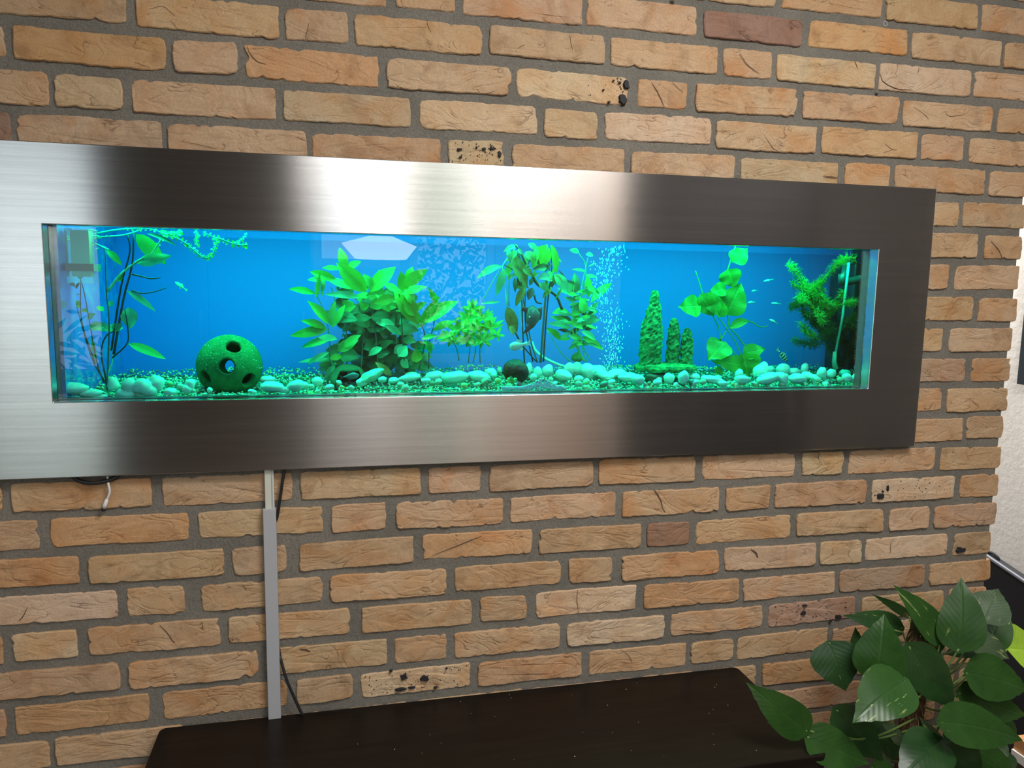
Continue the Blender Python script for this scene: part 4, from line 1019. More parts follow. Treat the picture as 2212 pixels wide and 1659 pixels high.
# dark cave with a fish in it
cv = empty('cave', at(750, 830, 0.15), 'low dark green domed cave under the bushy plant', 'ornament')
vs = []; fs = []; n_ = 28; rows = 12; cb = at(752, 832, 0.16); rx = psz(44, cb); rz = psz(46, cb)
for j in range(rows):
    th = PI/2*j/(rows-1)
    for k in range(n_+1):
        a = PI*0.0+PI*2*(k/n_)
        q = Vector((math.cos(a)*rx*math.cos(th), math.sin(a)*0.05*math.cos(th), rz*math.sin(th)))
        vs.append(cb+q*(1+0.06*noise.noise(q*40)))
open_ = lambda k, j: (0.62 < k/n_ < 0.86 and j < 6)
for j in range(rows-1):
    for k in range(n_):
        if not open_(k, j): fs.append((j*(n_+1)+k, j*(n_+1)+k+1, (j+1)*(n_+1)+k+1, (j+1)*(n_+1)+k))
b = MB(); b.add(vs, fs); co = wbuild(b, 'dome', algae_mat('cave_green', (0.005, 0.06, 0.03), (0.02, 0.13, 0.05), 30), cv, True)
so = co.modifiers.new('shell', 'SOLIDIFY'); so.thickness = 0.003

# gravel bed: countless small stones, one object
GC = [(0.62, 0.58, 0.48), (0.50, 0.42, 0.30), (0.72, 0.68, 0.58), (0.34, 0.27, 0.20), (0.60, 0.55, 0.20), (0.22, 0.20, 0.18), (0.66, 0.52, 0.40), (0.80, 0.80, 0.72), (0.42, 0.50, 0.22)]
mg = mat('gravel', rough=0.45); at_ = N(mg, 'ShaderNodeAttribute'); at_.attribute_name = 'Col'; L(mg, at_.outputs['Color'], bsdf(mg).inputs['Base Color'])
gb = MB(); R4 = random.Random(5)
def bedz(x, y): return BED+0.0015+0.018*max(0, (y-0.05)/0.33)*(0.7+0.5*noise.noise(Vector((x*6, y*6, 0))))+0.003*noise.noise(Vector((x*25, y*25, 2)))
for i in range(9000):
    x = R4.uniform(TANK_X0+0.004, TANK_X1-0.004); y = 0.0515+(R4.random()**1.5)*0.335
    if x > 1.55: 
        if R4.random() < 0.6: continue
    r = R4.uniform(0.0016, 0.0034)*(1.15 if y < 0.08 else 1.0)
    q = Matrix.Rotation(R4.random()*6, 3, 'Z') @ Matrix.Rotation(R4.random()*3, 3, 'X')
    c = R4.choice(GC); k = R4.uniform(0.7, 1.1)
    gb.ball((x, y, bedz(x, y)+R4.uniform(-0.001, 0.001)-0.002), (r, r*R4.uniform(0.6, 1), r*R4.uniform(0.5, 0.9)), 5, 4, q, 0.2, (c[0]*k, c[1]*k, c[2]*k))
# stones packed against the glass
for i in range(2600):
    x = R4.uniform(TANK_X0+0.004, 1.56); z = R4.uniform(-0.014, BED+0.003); r = R4.uniform(0.0016, 0.0036)
    c = R4.choice(GC); k = R4.uniform(0.6, 1.05)
    gb.ball((x, 0.0512+r*0.3, z), (r, r*0.7, r*R4.uniform(0.6, 1)), 5, 4, Matrix.Rotation(R4.random()*6, 3, 'Y'), 0.2, (c[0]*k, c[1]*k, c[2]*k))
gv = gb.build('gravel', mg, None, True); setp(gv, 'fine mixed gravel covering the bottom of the aquarium', 'gravel', kind='stuff')
sb = MB(); sb.box(TANK_X0+0.002, 0.0535, -0.0185, TANK_X1-0.002, TY1-0.002, BED-0.001)
o = sb.build('gravel_core', mat('gravel_core', (0.12, 0.10, 0.07), 0.9), gv); o['kind'] = 'stuff'

# white pebbles, each one a thing
M['pebble'] = m = mat('white_pebble', (0.80, 0.80, 0.74), 0.45); v = objvec(m)
L(m, ramp(m, noisen(m, v, 60, 3, 0.6).outputs[0], [(0.3, (0.68, 0.68, 0.62)), (0.7, (0.84, 0.84, 0.78))]), bsdf(m).inputs['Base Color'])
PEB = [(155,840,66,26),(196,850,44,18),(270,852,38,26),(245,830,24,28),(279,834,30,34),(308,836,40,36),(338,828,32,34),(323,845,30,26),(368,848,28,20),(410,832,22,26),(300,860,26,9),(330,861,36,8),(215,858,34,12),
 (577,820,36,16),(587,836,50,24),(639,833,34,24),(655,833,24,16),(686,824,24,20),(414,828,24,18),(405,841,22,22),(782,826,24,18),(889,811,34,16),
 (885,816,48,16),(938,813,40,22),(984,814,58,26),(1035,814,48,24),(1060,806,28,20),(1141,799,18,28),(1161,806,18,26),(1184,801,25,26),(1152,815,16,16),(1217,811,34,24),(1231,797,26,28),(1247,797,28,28),(1270,800,30,34),(1289,801,38,24),(1302,808,28,20),(1327,808,50,20),(1351,812,34,16),
 (1310,812,32,18),(1356,815,44,20),(1378,820,30,22),(1445,817,24,22),(1476,816,24,28),(1500,814,26,14),(1539,820,54,16),(1597,808,18,22),(1604,820,38,18),(1641,804,32,32),
 (1649,798,28,32),(1691,799,30,26),(1663,799,20,18),(1659,818,50,24),(1692,818,22,26),(1715,803,26,18),(1738,797,17,26),(1723,818,42,20),(1775,806,22,26),(1796,807,22,20),(1826,806,24,16),(1829,816,22,20),(1855,794,20,18),(1848,819,18,22),(1680,812,26,18),(1745,812,30,16),
 (1098,808,14,16),(1078,800,10,14),(850,822,22,14),(826,820,20,14),(712,836,20,12),(610,842,24,12),(545,846,20,10),(1560,828,24,12),(1500,826,20,12),(1420,826,20,12),(1250,818,20,14),(920,822,20,12),(866,800,22,16)]
def pebble(px, py, wp, hp, ang, m_, name, label, grp, cat='pebble'):
    g = atz(px, py+hp*0.5, bedz(0, 0.15)+0.004)
    Y = min(max(g.y, 0.062), 0.36); c = at(px, py, Y)
    lo = bedz(c.x, Y)+pxsize(hp/2, Y)*0.7
    b = MB(); b.ball((0, 0, 0), (psz(wp/2, c), psz(min(wp, hp*1.5)/2, c)*0.8, psz(hp/2, c)), 14, 9, Matrix.Rotation(ang, 3, 'Y'), 0.22)
    o = b.build(name, m_, None, True); o.location = c
    setp(o, label, cat, grp); return o
ZONES = [(240, 'in the far left corner'), (420, 'left of the green ball'), (480, 'below the ball\'s left side'), (700, 'right of the green ball'), (860, 'by the dark cave'), (1000, 'below the big bush\'s right half'), (1090, 'left of the black fish'), (1200, 'just right of the black fish'), (1290, 'below the narrow green plant'), (1370, 'below the bubbles'), (1480, 'in front of the rock towers'), (1580, 'between towers and spade-leaved plant'), (1680, 'right of the spade-leaved plant'), (1770, 'below the banded fish'), (1900, 'in the far right corner')]
ORD = ['leftmost', 'second from left', 'third from left', 'fourth from left', 'fifth from left', 'sixth from left', 'seventh from left', 'eighth from left', 'ninth from left', 'tenth from left', 'eleventh from left', 'twelfth from left']
GNAME = ['beige', 'tan', 'cream', 'brown', 'mustard', 'near-black', 'pinkish', 'ivory', 'olive']
def zone(px):
    for lim, nm in ZONES:
        if px < lim: return nm
todo = [(px, py, wp*1.04, hp*1.04, R4.uniform(-0.25, 0.25), -1) for (px, py, wp, hp) in PEB]
for px0, px1, n_, y0_, y1_ in ((240, 480, 14, 826, 858), (600, 760, 14, 826, 850), (860, 1110, 26, 808, 846), (1130, 1360, 24, 806, 842), (1380, 1620, 24, 812, 842), (1620, 1870, 26, 800, 838), (125, 240, 6, 846, 860)):
    for k in range(n_):
        s_ = R4.uniform(7, 15); todo.append((R4.uniform(px0, px1), R4.uniform(y0_, y1_), s_*R4.uniform(1, 1.5), s_, R4.uniform(-0.6, 0.6), R4.randrange(len(GC))))
groups = {}
for t in todo: groups.setdefault((zone(t[0]), t[5]), []).append(t)
for (zn, ci), ts in groups.items():
    ts.sort(key=lambda t: t[0])
    for k, t in enumerate(ts):
        o_ = ORD[k] if len(ts) > 1 else 'only one'
        if ci < 0: pebble(*t[:5], M['pebble'], 'pebble', 'smooth white pebble %s, %s' % (zn, o_), 'white pebbles on the gravel')
        else:
            mm = M.setdefault('peb%d' % ci, mat('small_stone_%s' % GNAME[ci].replace('-', '_'), GC[ci], 0.4))
            pebble(*t[:5], mm, 'small_stone', 'small %s stone %s, %s' % (GNAME[ci], zn, o_), 'small stones in the gravel', 'stone')
hp_ = MB()  # pale grains standing in for a lilac reflection in the glass
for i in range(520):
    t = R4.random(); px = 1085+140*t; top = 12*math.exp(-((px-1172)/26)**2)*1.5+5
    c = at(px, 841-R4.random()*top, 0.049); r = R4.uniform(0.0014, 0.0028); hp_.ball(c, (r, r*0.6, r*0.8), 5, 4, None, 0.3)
setp(hp_.build('lilac_reflection', mat('lilac_reflection_grain', (0.90, 0.80, 0.90), 0.3), None, True), 'pale lilac reflection in the front glass, built as grains, below the black fish', 'reflection', kind='stuff')

# air bubbles
ab = MB(); R5 = random.Random(9)
for i in range(520):
    t = R5.random(); cx_ = 1312+14*math.sin(t*7)+(8 if t > 0.7 else 0)
    px = cx_+R5.gauss(0, 11+8*t); py = 800-270*t
    Y = 0.2+R5.uniform(-0.03, 0.03); r = pxsize(R5.uniform(0.7, 1.6), Y)
    ab.ball(at(px, py, Y), (r*0.8, r*0.8, r*R5.uniform(1.0, 2.4)), 6, 4, Matrix.Rotation(R5.uniform(-0.4, 0.4), 3, 'Y'))
setp(ab.build('air_bubbles', mat('air_bubble', (0.75, 0.95, 0.95), 0.15, spec=0.9), None, True), 'column of small air bubbles rising left of the rock towers', 'bubbles', kind='stuff')
# air hose
b = MB(); b.tube(catmull([zat(Z3, x, y, 0.24) for x, y in ((1140, 1020), (1170, 1090), (1230, 1145), (1300, 1185), (1400, 1225), (1560, 1260))], 8), 0.0030, 10)
setp(b.build('air_hose', mat('clear_hose', (0.45, 0.85, 0.7), 0.2), None, True), 'pale cyan air hose lying behind the brown stems towards the bubbles', 'hose')

# internal filter at the left, canister filter and heater at the right
fl = empty('intake_box', at(130, 560, 0.25), 'clear intake box with a dark band in the left rear corner of the tank', 'filter')
M['clearbox'] = glass_mat('clear_plastic', (0.45, 0.95, 0.85), 2.0, 0.1)
fl.location = (0.03, 0.08, 0.17); zb_ = at(140, 612, 0.07).z
b = MB(); b.box(0.012, 0.062, zb_, 0.052, 0.10, 0.278); wbuild(b, 'clear_body', M['clearbox'], fl)
q = at(150, 577, 0.06); b = MB(); b.box(0.0105, 0.060, q.z-0.006, 0.0535, 0.102, q.z+0.006); wbuild(b, 'band', mat('band_grey', (0.22, 0.18, 0.16), 0.5), fl)
b = MB(); b.box(0.018, 0.068, 0.20, 0.046, 0.094, 0.276); wbuild(b, 'sponge', mat('sponge_pale', (0.35, 0.55, 0.45), 0.8), fl)

M['blackplastic'] = mat('black_plastic', (0.006, 0.022, 0.022), 0.35)
M['pipe'] = mat('dark_teal_pipe', (0.01, 0.09, 0.09), 0.3)
cf = empty('canister_filter', at(1862, 700, 0.25), 'tall black filter housing with a dark pipe elbow at the right end of the tank', 'filter')
x0 = at(1846, 600, 0.255).x
b = MB(); b.box(x0, 0.255, -0.002, TANK_X1-0.004, 0.35, 0.262); bo2 = wbuild(b, 'housing', M['blackplastic'], cf); bevel(bo2, 0.006, 3)
c = Vector((x0+0.04, 0.16, 0.262)); b = MB(); b.lathe((c.x, 0.225, 0.255), [(0.030, 0), (0.034, 0.006), (0.034, 0.012), (0.02, 0.016)], 24); wbuild(b, 'lid', M['pipe'], cf, True)
P5 = lambda x, y, Y=0.17: zat(Z5, x, y, Y)
b = MB(); b.tube(catmull([P5(1110, 240), P5(1105, 330), P5(1080, 400), P5(1090, 425), P5(1160, 425), P5(1260, 400)], 6), 0.0085, 14); wbuild(b, 'pipe', M['pipe'], cf, True)
b = MB(); b.tube([P5(1075, 350), P5(1072, 470)], 0.0095, 14); wbuild(b, 'outlet', M['pipe'], cf, True)
ht = empty('heater', P5(1010, 1340, 0.16), 'thin glass heater tube with bright highlights in front of the black filter', 'heater')
b = MB(); b.tube([P5(1140, 230, 0.15), P5(1110, 500, 0.15), P5(1075, 800, 0.15), P5(1000, 1180, 0.16)], 0.0028, 12); wbuild(b, 'glass_tube', mat('heater_glass', (0.5, 0.7, 0.6), 0.03, spec=1.0), ht, True)
b = MB(); b.tube([P5(992, 1170, 0.16), P5(985, 1270, 0.16), P5(1000, 1350, 0.16)], [0.004, 0.0048, 0.006], 12); wbuild(b, 'holder', M['stemteal'], ht, True)

# ------------------------------------------------------------------ fish
def fish(name, head, tail, Y, hgt, body_m, fin_m, label, group=None, thick=0.4, stripes=None, fins=True, prof=None):
    h = at(head[0], head[1], Y); t = at(tail[0], tail[1], Y); d = h-t; Ln = d.length; d.normalize()
    root = empty(name, (h+t)/2, label, 'fish', group)
    side = Vector((0, 1, 0)); side = (side-d*side.dot(d)).normalized(); up = side.cross(d).normalized()
    if up.z < 0: up = -up
    H = psz(hgt, h)/2
    prof = prof or [(0, 0.05), (0.08, 0.45), (0.25, 0.9), (0.4, 1.0), (0.6, 0.8), (0.8, 0.42), (0.92, 0.22), (1.0, 0.18)]
    n_ = 12; vs = []; fs = []
    L0 = Ln*0.8
    for u, r in prof:
        c = h-d*L0*u
        for k in range(n_):
            a = 2*PI*k/n_; vs.append(c+up*math.sin(a)*H*r+side*math.cos(a)*H*r*thick)
    for i in range(len(prof)-1):
        for k in range(n_): fs.append((i*n_+k, i*n_+(k+1) % n_, (i+1)*n_+(k+1) % n_, (i+1)*n_+k))
    fs += [tuple(range(n_))[::-1], tuple((len(prof)-1)*n_+k for k in range(n_))]
    b = MB(); b.add(vs, fs); wbuild(b, 'body', body_m, root, True)
    def fin(nm, pts):
        b = MB(); P_ = [h-d*Ln*x+up*H*z for x, z in pts]; th = side*H*0.05
        k = len(P_); b.add([p-th for p in P_]+[p+th for p in P_], [tuple(range(k)), tuple(range(2*k-1, k-1, -1))]+[(i, (i+1) % k, k+(i+1) % k, k+i) for i in range(k)])
        wbuild(b, nm, fin_m, root)
    fin('tail', [(0.77, 0.15), (1.0, 0.75), (0.94, 0.0), (1.0, -0.75), (0.77, -0.15)])
    if fins:
        fin('dorsal_fin', [(0.3, 0.85), (0.42, 1.5), (0.6, 1.0), (0.58, 0.6)]); fin('belly_fin', [(0.4, -0.85), (0.52, -1.35), (0.62, -0.8), (0.55, -0.6)])
    e = MB(); e.ball(h-d*Ln*0.11-side*H*0.30*thick*1.6+up*H*0.12, H*0.16, 8, 5); wbuild(e, 'eye', M['soot'], root, True)
    return root
M['neon'] = mat('neon_silver', (0.55, 0.85, 0.85), 0.2, 0.2); M['neonfin'] = mat('neon_fin', (0.25, 0.35, 0.30), 0.4)
M['neon2'] = mat('neon_dark', (0.05, 0.14, 0.18), 0.3)
GRP = 'small silver fish beside the spade-leaved plant'
for hd, tl_, Y, hg, lb in (((1649, 608), (1671, 603), 0.2, 4.6, 'slim silver fish, topmost of the small shoal'), ((1623, 629), (1636, 627), 0.26, 4.0, 'short dark-bellied silver fish, second from the top of the shoal'),
        ((1615, 654), (1632, 652), 0.2, 5.0, 'slim silver fish nearest the spade-shaped leaves in the shoal'), ((1666, 655), (1687, 656), 0.2, 4.6, 'slim silver fish level in the water, rightmost of the shoal'),
        ((1662, 690), (1680, 699), 0.18, 5.4, 'silver fish slanting down to the right, lowest of the shoal')):
    r_ = fish('silver_fish', hd, tl_, Y, hg, M['neon'], M['neonfin'], lb, GRP)
    bl = MB(); h = at(hd[0], hd[1], Y); t = at(tl_[0], tl_[1], Y); d = (t-h); H = psz(hg, h)/2
    bl.tube([h+d*0.05+Vector((0, 0, -H*0.35)), h+d*0.4+Vector((0, 0, -H*0.62)), h+d*0.78+Vector((0, 0, -H*0.2))], [H*0.2, H*0.42, H*0.15], 8); wbuild(bl, 'dark_belly', M['neon2'], r_, True)
ms = mat('banded_fish', rough=0.3); v = objvec(ms, False); sx = N(ms, 'ShaderNodeSeparateXYZ'); L(ms, v, sx.inputs[0])
wv = math_n(ms, 'SINE', math_n(ms, 'MULTIPLY', math_n(ms, 'SUBTRACT', sx.outputs[0], sx.outputs[2]), 700.0))
L(ms, ramp(ms, wv, [(0.35, (0.02, 0.04, 0.03)), (0.6, (0.55, 0.65, 0.45))]), bsdf(ms).inputs['Base Color'])
fish('banded_fish', (1701, 781), (1678, 753), 0.16, 11, ms, M['neonfin'], 'small dark-banded fish swimming down towards the white pebbles')
fish('green_fish', (378, 609), (405, 628), 0.22, 8, mat('green_fish', (0.25, 0.6, 0.35), 0.4), mat('green_fin', (0.15, 0.45, 0.25), 0.5), 'tiny greenish fish alone in the open blue water at the left')
pk = mat('pinkish_white', (0.85, 0.68, 0.60), 0.4)
w_ = fish('pale_oblong', (1101, 750), (1147, 741), 0.10, 19, pk, mat('pale_fin', (0.80, 0.72, 0.72), 0.4), 'pinkish white fish-shaped oblong low behind the brown stems', prof=[(0, 0.3), (0.06, 0.7), (0.2, 0.95), (0.35, 1.0), (0.55, 0.75), (0.75, 0.4), (0.9, 0.4), (1.0, 0.6)])  # pinkish white oblong given the shape of a fish
# dark angelfish built from its outline
an = empty('angelfish', at(1148, 690, 0.12), 'dark brown angelfish with swept fins behind the tall bare stems', 'fish')
def plate(name, pts, Y, th, m_, root, scale_=1.0, z_=None):
    P_ = [at(x, y, Y) for x, y in pts]; c = sum(P_, Vector())/len(P_); k = len(P_)
    mid = [c+(p-c)*0.72 for p in P_]
    vs = P_+[p+Vector((0, -th, 0)) for p in mid]+[p+Vector((0, th, 0)) for p in mid]+[c+Vector((0, -th*1.3, 0)), c+Vector((0, th*1.3, 0))]
    fs = []
    for i in range(k):
        j = (i+1) % k
        fs += [(i, j, k+j, k+i), (j, i, 2*k+i, 2*k+j), (k+i, k+j, 3*k), (2*k+j, 2*k+i, 3*k+1)]
    b = MB(); b.add(vs, fs); return wbuild(b, name, m_, root, True)
plate('body', [(1140, 664), (1150, 659), (1160, 665), (1168, 676), (1166, 690), (1155, 705), (1143, 708), (1136, 696), (1136, 678)], 0.12, 0.006, mat('angelfish_grey', (0.13, 0.12, 0.12), 0.35), an)
plate('fin', [(1158, 668), (1172, 662), (1171, 680), (1168, 691), (1160, 690)], 0.12, 0.0012, M['leafpurple'], an)
plate('fin', [(1166, 688), (1152, 708), (1138, 718), (1130, 721), (1137, 706), (1142, 695)], 0.118, 0.0015, M['leafpurple'], an)
plate('fin', [(1140, 680), (1126, 668), (1126, 661), (1140, 664)], 0.12, 0.0012, M['leafpurple'], an)
e = MB(); e.ball(at(1144, 685, 0.113), 0.0018, 10, 6); wbuild(e, 'eye', pk, an, True)
# black grazing fish with a pink mouth
bk = empty('black_fish', at(1113, 806, 0.085), 'black rough-skinned fish with a pink mouth grazing on the gravel', 'fish')
M['blackfish'] = m = mat('black_skin', (0.010, 0.014, 0.014), 0.45); v = objvec(m, False, (1, 1, 0.4)); L(m, bumpn(m, noisen(m, v, 260, 3, 0.7).outputs[0], 0.9, 0.003), bsdf(m).inputs['Normal'])
b = MB(); P_ = catmull([at(1094, 806, 0.10), at(1104, 797, 0.09), at(1118, 798, 0.082), at(1127, 810, 0.075), at(1124, 824, 0.070)], 6)
k = len(P_); b.tube(P_, [pxsize(6+15*math.sin(PI*min(1, (i+2)/(k+1.0))), 0.08) for i in range(k)], 16); bb = wbuild(b, 'body', M['blackfish'], bk, True)
disp_obj(bb, lambda c_: Vector((noise.noise(c_*170), noise.noise(c_*170+Vector((5, 5, 5))), noise.noise(c_*170+Vector((9, 1, 1)))))*0.0013)
plate('fin', [(1128, 796), (1135, 802), (1134, 811), (1127, 806)], 0.074, 0.001, M['blackfish'], bk)
plate('fin', [(1096, 806), (1090, 814), (1093, 821), (1100, 812)], 0.09, 0.001, M['blackfish'], bk)
plate('tail', [(1098, 800), (1086, 796), (1084, 806), (1090, 812), (1098, 808)], 0.10, 0.001, M['blackfish'], bk)
b = MB(); b.ball(at(1122, 830, 0.066), (0.0042, 0.003, 0.0052), 12, 8); wbuild(b, 'mouth', mat('pink_mouth', (0.62, 0.12, 0.20), 0.35), bk, True)
for k in range(5):
    b = MB(); b.tube([at(1104+4*k, 793+1.2*k, 0.073), at(1108+4*k, 803+1.2*k, 0.068)], 0.0004, 5); wbuild(b, 'pale_ridge', mat('pale_ridge', (0.3, 0.36, 0.3), 0.5), bk)
fish('cave_fish', (776, 810), (733, 816), 0.098, 15, mat('cave_fish_blue', (0.05, 0.12, 0.14), 0.25), mat('cave_fish_fin', (0.01, 0.02, 0.02), 0.4), 'dark blue-backed fish resting at the mouth of the cave', thick=0.6)

# ------------------------------------------------------------------ cable duct, cables
M['duct'] = mat('grey_duct', (0.46, 0.47, 0.50), 0.45, 0.1); M['ductw'] = mat('white_duct', (0.62, 0.64, 0.56), 0.4)
TZ = -0.584
def px_box(name, l, r, y_, ytop, ybot_z, m_, root, Y0, Y1):
    pass
dl = at(567, 1100, 0.006); dr = at(595, 1100, 0.006); dl2 = at(580, 1554, 0.006); dr2 = at(608, 1554, 0.006)
xl = (dl.x+dl2.x)/2; xr = (dr.x+dr2.x)/2
duct = empty('cable_duct', ((xl+xr)/2, 0.012, TZ), 'vertical two-part grey cable duct running from the steel frame down to the dark table', 'cable duct')
b = MB(); b.box(xl, 0.0045, TZ, xr, 0.0165, dl.z); o = wbuild(b, 'wide_cover', M['duct'], duct); bevel(o, 0.0012)
ul = at(572, 1060, 0.009); ur = at(592, 1060, 0.009)
b = MB(); b.box(ul.x, 0.0085, dl.z-0.01, ur.x, 0.0165, 0.0-0.105); o = wbuild(b, 'narrow_cover', M['ductw'], duct); bevel(o, 0.001)
b = MB(); b.box(ur.x-0.0035, 0.0070, dl.z-0.002, ur.x-0.0022, 0.0090, -0.105); wbuild(b, 'groove', M['duct'], duct)
M['cable'] = mat('black_cable', (0.015, 0.016, 0.018), 0.45)
def cable(name, pts, r, m_, label, cat='cable'):
    b = MB(); b.tube(catmull([at(*p) for p in pts], 8), r, 8); o = b.build(name, m_, None, True); return setp(o, label, cat)
cable('power_cable', [(618, 1005, 0.013), (612, 1030, 0.011), (606, 1070, 0.011), (599, 1115, 0.012), (592, 1150, 0.0175), (590, 1300, 0.0178), (602, 1400, 0.0165), (608, 1430, 0.010), (620, 1470, 0.004), (638, 1512, 0.002), (654, 1546, 0.0)], 0.0026, M['cable'], 'black power cable hanging behind the grey cable duct')
cable('hanging_cable', [(150, 1025, 0.014), (175, 1040, 0.010), (205, 1043, 0.008), (240, 1036, 0.010), (262, 1022, 0.014)], 0.0035, M['cable'], 'black cable sagging just below the steel frame at the left')
wc = empty('white_cable', at(233, 1060, 0.008), 'short white cable with a plug hanging below the frame at the left', 'cable')
b = MB(); b.tube(catmull([at(232, 1025, 0.012), at(234, 1045, 0.009), at(237, 1062, 0.008), at(231, 1080, 0.008)], 8), 0.0019, 8); wbuild(b, 'cord', mat('white_plastic', (0.75, 0.75, 0.76), 0.4), wc, True)
b = MB(); b.tube([at(231, 1078, 0.008), at(227, 1090, 0.008), at(224.5, 1097, 0.008)], [0.0026, 0.0036, 0.0036], 10); wbuild(b, 'plug', M['pvc'], wc, True)
b = MB(); b.tube([at(224.5, 1097, 0.008), at(223, 1103, 0.008)], 0.0034, 10); wbuild(b, 'plug_tip', M['cable'], wc, True)

# ------------------------------------------------------------------ dark table
M['wenge'] = m = mat('dark_wenge_wood', (0.012, 0.008, 0.006), 0.36, spec=0.16); v = objvec(m, False, (1.2, 14, 14))
L(m, ramp(m, noisen(m, v, 8, 5, 0.6).outputs[0], [(0.3, (0.009, 0.006, 0.0045)), (0.7, (0.015, 0.010, 0.0075))]), bsdf(m).inputs['Base Color'])
L(m, bumpn(m, noisen(m, v, 30, 3, 0.6).outputs[0], 0.05, 0.001), bsdf(m).inputs['Normal'])
bl_ = atz(340, 1588, TZ); br_ = atz(1585, 1438, TZ); frt = atz(1762, 1634, TZ); fl_ = atz(318, 1659, TZ)
tb = empty('console_table', ((bl_.x+br_.x)/2, -0.13, FLOOR_Z), 'low dark brown wooden console table against the brick wall under the aquarium', 'table')
X0, X1, YB, YF = bl_.x, br_.x+0.004, 0.0155, frt.y
print('TABLE', X0, X1, bl_.y, br_.y, YF, frt.x)
def rrect(x0, y0, x1, y1, r, z0, z1, n=6):
    pts = []
    for cx_, cy_, a0 in ((x1-r, y1-r, 0), (x0+r, y1-r, 90), (x0+r, y0+r, 180), (x1-r, y0+r, 270)):
        for k in range(n+1):
            a = math.radians(a0+90*k/n); pts.append((cx_+r*math.cos(a), cy_+r*math.sin(a)))
    k = len(pts); b = MB()
    b.add([(x, y, z0) for x, y in pts]+[(x, y, z1) for x, y in pts], [tuple(range(k))[::-1], tuple(range(k, 2*k))]+[(i, (i+1) % k, k+(i+1) % k, k+i) for i in range(k)]); return b
o = wbuild(rrect(X0, YF, X1, YB, 0.012, TZ-0.026, TZ), 'table_top', M['wenge'], tb); bevel(o, 0.0015)
b = MB(); b.box(X0+0.02, YF+0.02, FLOOR_Z+0.08, X1-0.02, YB-0.004, TZ-0.026); wbuild(b, 'body', M['wenge'], tb)
for k in range(3):
    a = X0+0.022+(X1-X0-0.044)*k/3; c = X0+0.022+(X1-X0-0.044)*(k+1)/3-0.004
    d = MB(); d.box(a, YF+0.004, FLOOR_Z+0.085, c, YF+0.02, TZ-0.03); do = wbuild(d, 'door', M['wenge'], tb)
    h = MB(); h.tube([(c-0.04, YF-0.008, TZ-0.20), (c-0.04, YF-0.008, TZ-0.32)], 0.005, 8); h.box(c-0.044, YF-0.008, TZ-0.215, c-0.036, YF+0.004, TZ-0.205); h.box(c-0.044, YF-0.008, TZ-0.315, c-0.036, YF+0.004, TZ-0.305)
    h.v = [v_-Vector(tb.location) for v_ in h.v]; h.build('handle', M['steel_edge'], do)
for x in (X0+0.06, X1-0.06):
    for y in (YF+0.05, YB-0.05):
        l = MB(); l.lathe((x, y, FLOOR_Z), [(0.018, 0), (0.022, 0.08)], 12); wbuild(l, 'leg', M['wenge'], tb)
ds = MB(); R6 = random.Random(4)
for k in range(40):
    x, y = R6.uniform(X0+0.3, X1-0.02), R6.uniform(YF+0.01, YB-0.01); ds.ball((x, y, TZ+0.0006), R6.uniform(0.0004, 0.0009), 5, 4)
setp(ds.build('dust', mat('dust', (0.6, 0.58, 0.55), 0.9)), 'scattered pale dust specks on the dark table top', 'dust', kind='stuff')

# ------------------------------------------------------------------ potted climbing plant
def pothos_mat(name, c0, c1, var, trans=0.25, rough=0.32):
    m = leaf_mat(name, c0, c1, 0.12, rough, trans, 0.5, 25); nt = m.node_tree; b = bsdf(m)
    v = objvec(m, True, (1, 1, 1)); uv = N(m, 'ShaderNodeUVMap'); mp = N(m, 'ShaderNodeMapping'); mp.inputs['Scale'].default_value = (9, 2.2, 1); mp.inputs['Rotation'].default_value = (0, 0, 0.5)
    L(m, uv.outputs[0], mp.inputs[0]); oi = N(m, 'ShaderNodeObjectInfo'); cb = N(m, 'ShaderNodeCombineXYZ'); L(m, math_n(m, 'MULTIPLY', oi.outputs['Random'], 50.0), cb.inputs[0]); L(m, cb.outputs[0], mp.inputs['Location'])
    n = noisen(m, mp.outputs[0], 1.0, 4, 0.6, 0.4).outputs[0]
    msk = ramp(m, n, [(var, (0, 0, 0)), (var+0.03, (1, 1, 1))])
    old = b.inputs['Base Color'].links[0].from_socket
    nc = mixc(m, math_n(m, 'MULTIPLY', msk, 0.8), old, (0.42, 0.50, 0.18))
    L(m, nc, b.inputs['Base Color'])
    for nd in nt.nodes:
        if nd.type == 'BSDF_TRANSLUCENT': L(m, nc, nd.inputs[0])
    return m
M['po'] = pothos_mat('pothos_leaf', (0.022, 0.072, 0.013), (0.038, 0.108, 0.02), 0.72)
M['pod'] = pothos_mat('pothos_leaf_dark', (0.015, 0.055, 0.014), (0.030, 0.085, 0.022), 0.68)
M['pol'] = pothos_mat('pothos_leaf_yellow_green', (0.30, 0.55, 0.04), (0.42, 0.68, 0.06), 0.72, 0.5)  # brighter yellow-green leaf colour
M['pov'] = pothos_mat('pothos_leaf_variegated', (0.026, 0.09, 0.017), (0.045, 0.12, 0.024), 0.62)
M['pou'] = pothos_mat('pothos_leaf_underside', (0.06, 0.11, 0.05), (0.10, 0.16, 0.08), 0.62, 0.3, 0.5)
Z6 = Z(1500, 1200, 3.107)
po = empty('climbing_pot_plant', (1.60, -0.22, FLOOR_Z), 'tall pot plant with large glossy heart-shaped green leaves right of the dark table', 'plant')
PX_, PY_ = 1.52, -0.20
base = atz(1962, 1700, -0.70)
pole_top = zat(Z6, 1440, 430, -0.16); pole_b = zat(Z6, 1500, 1420, -0.16)
pcx = (pole_top.x+pole_b.x)/2
po.location.x = pcx; po.location.y = -0.16
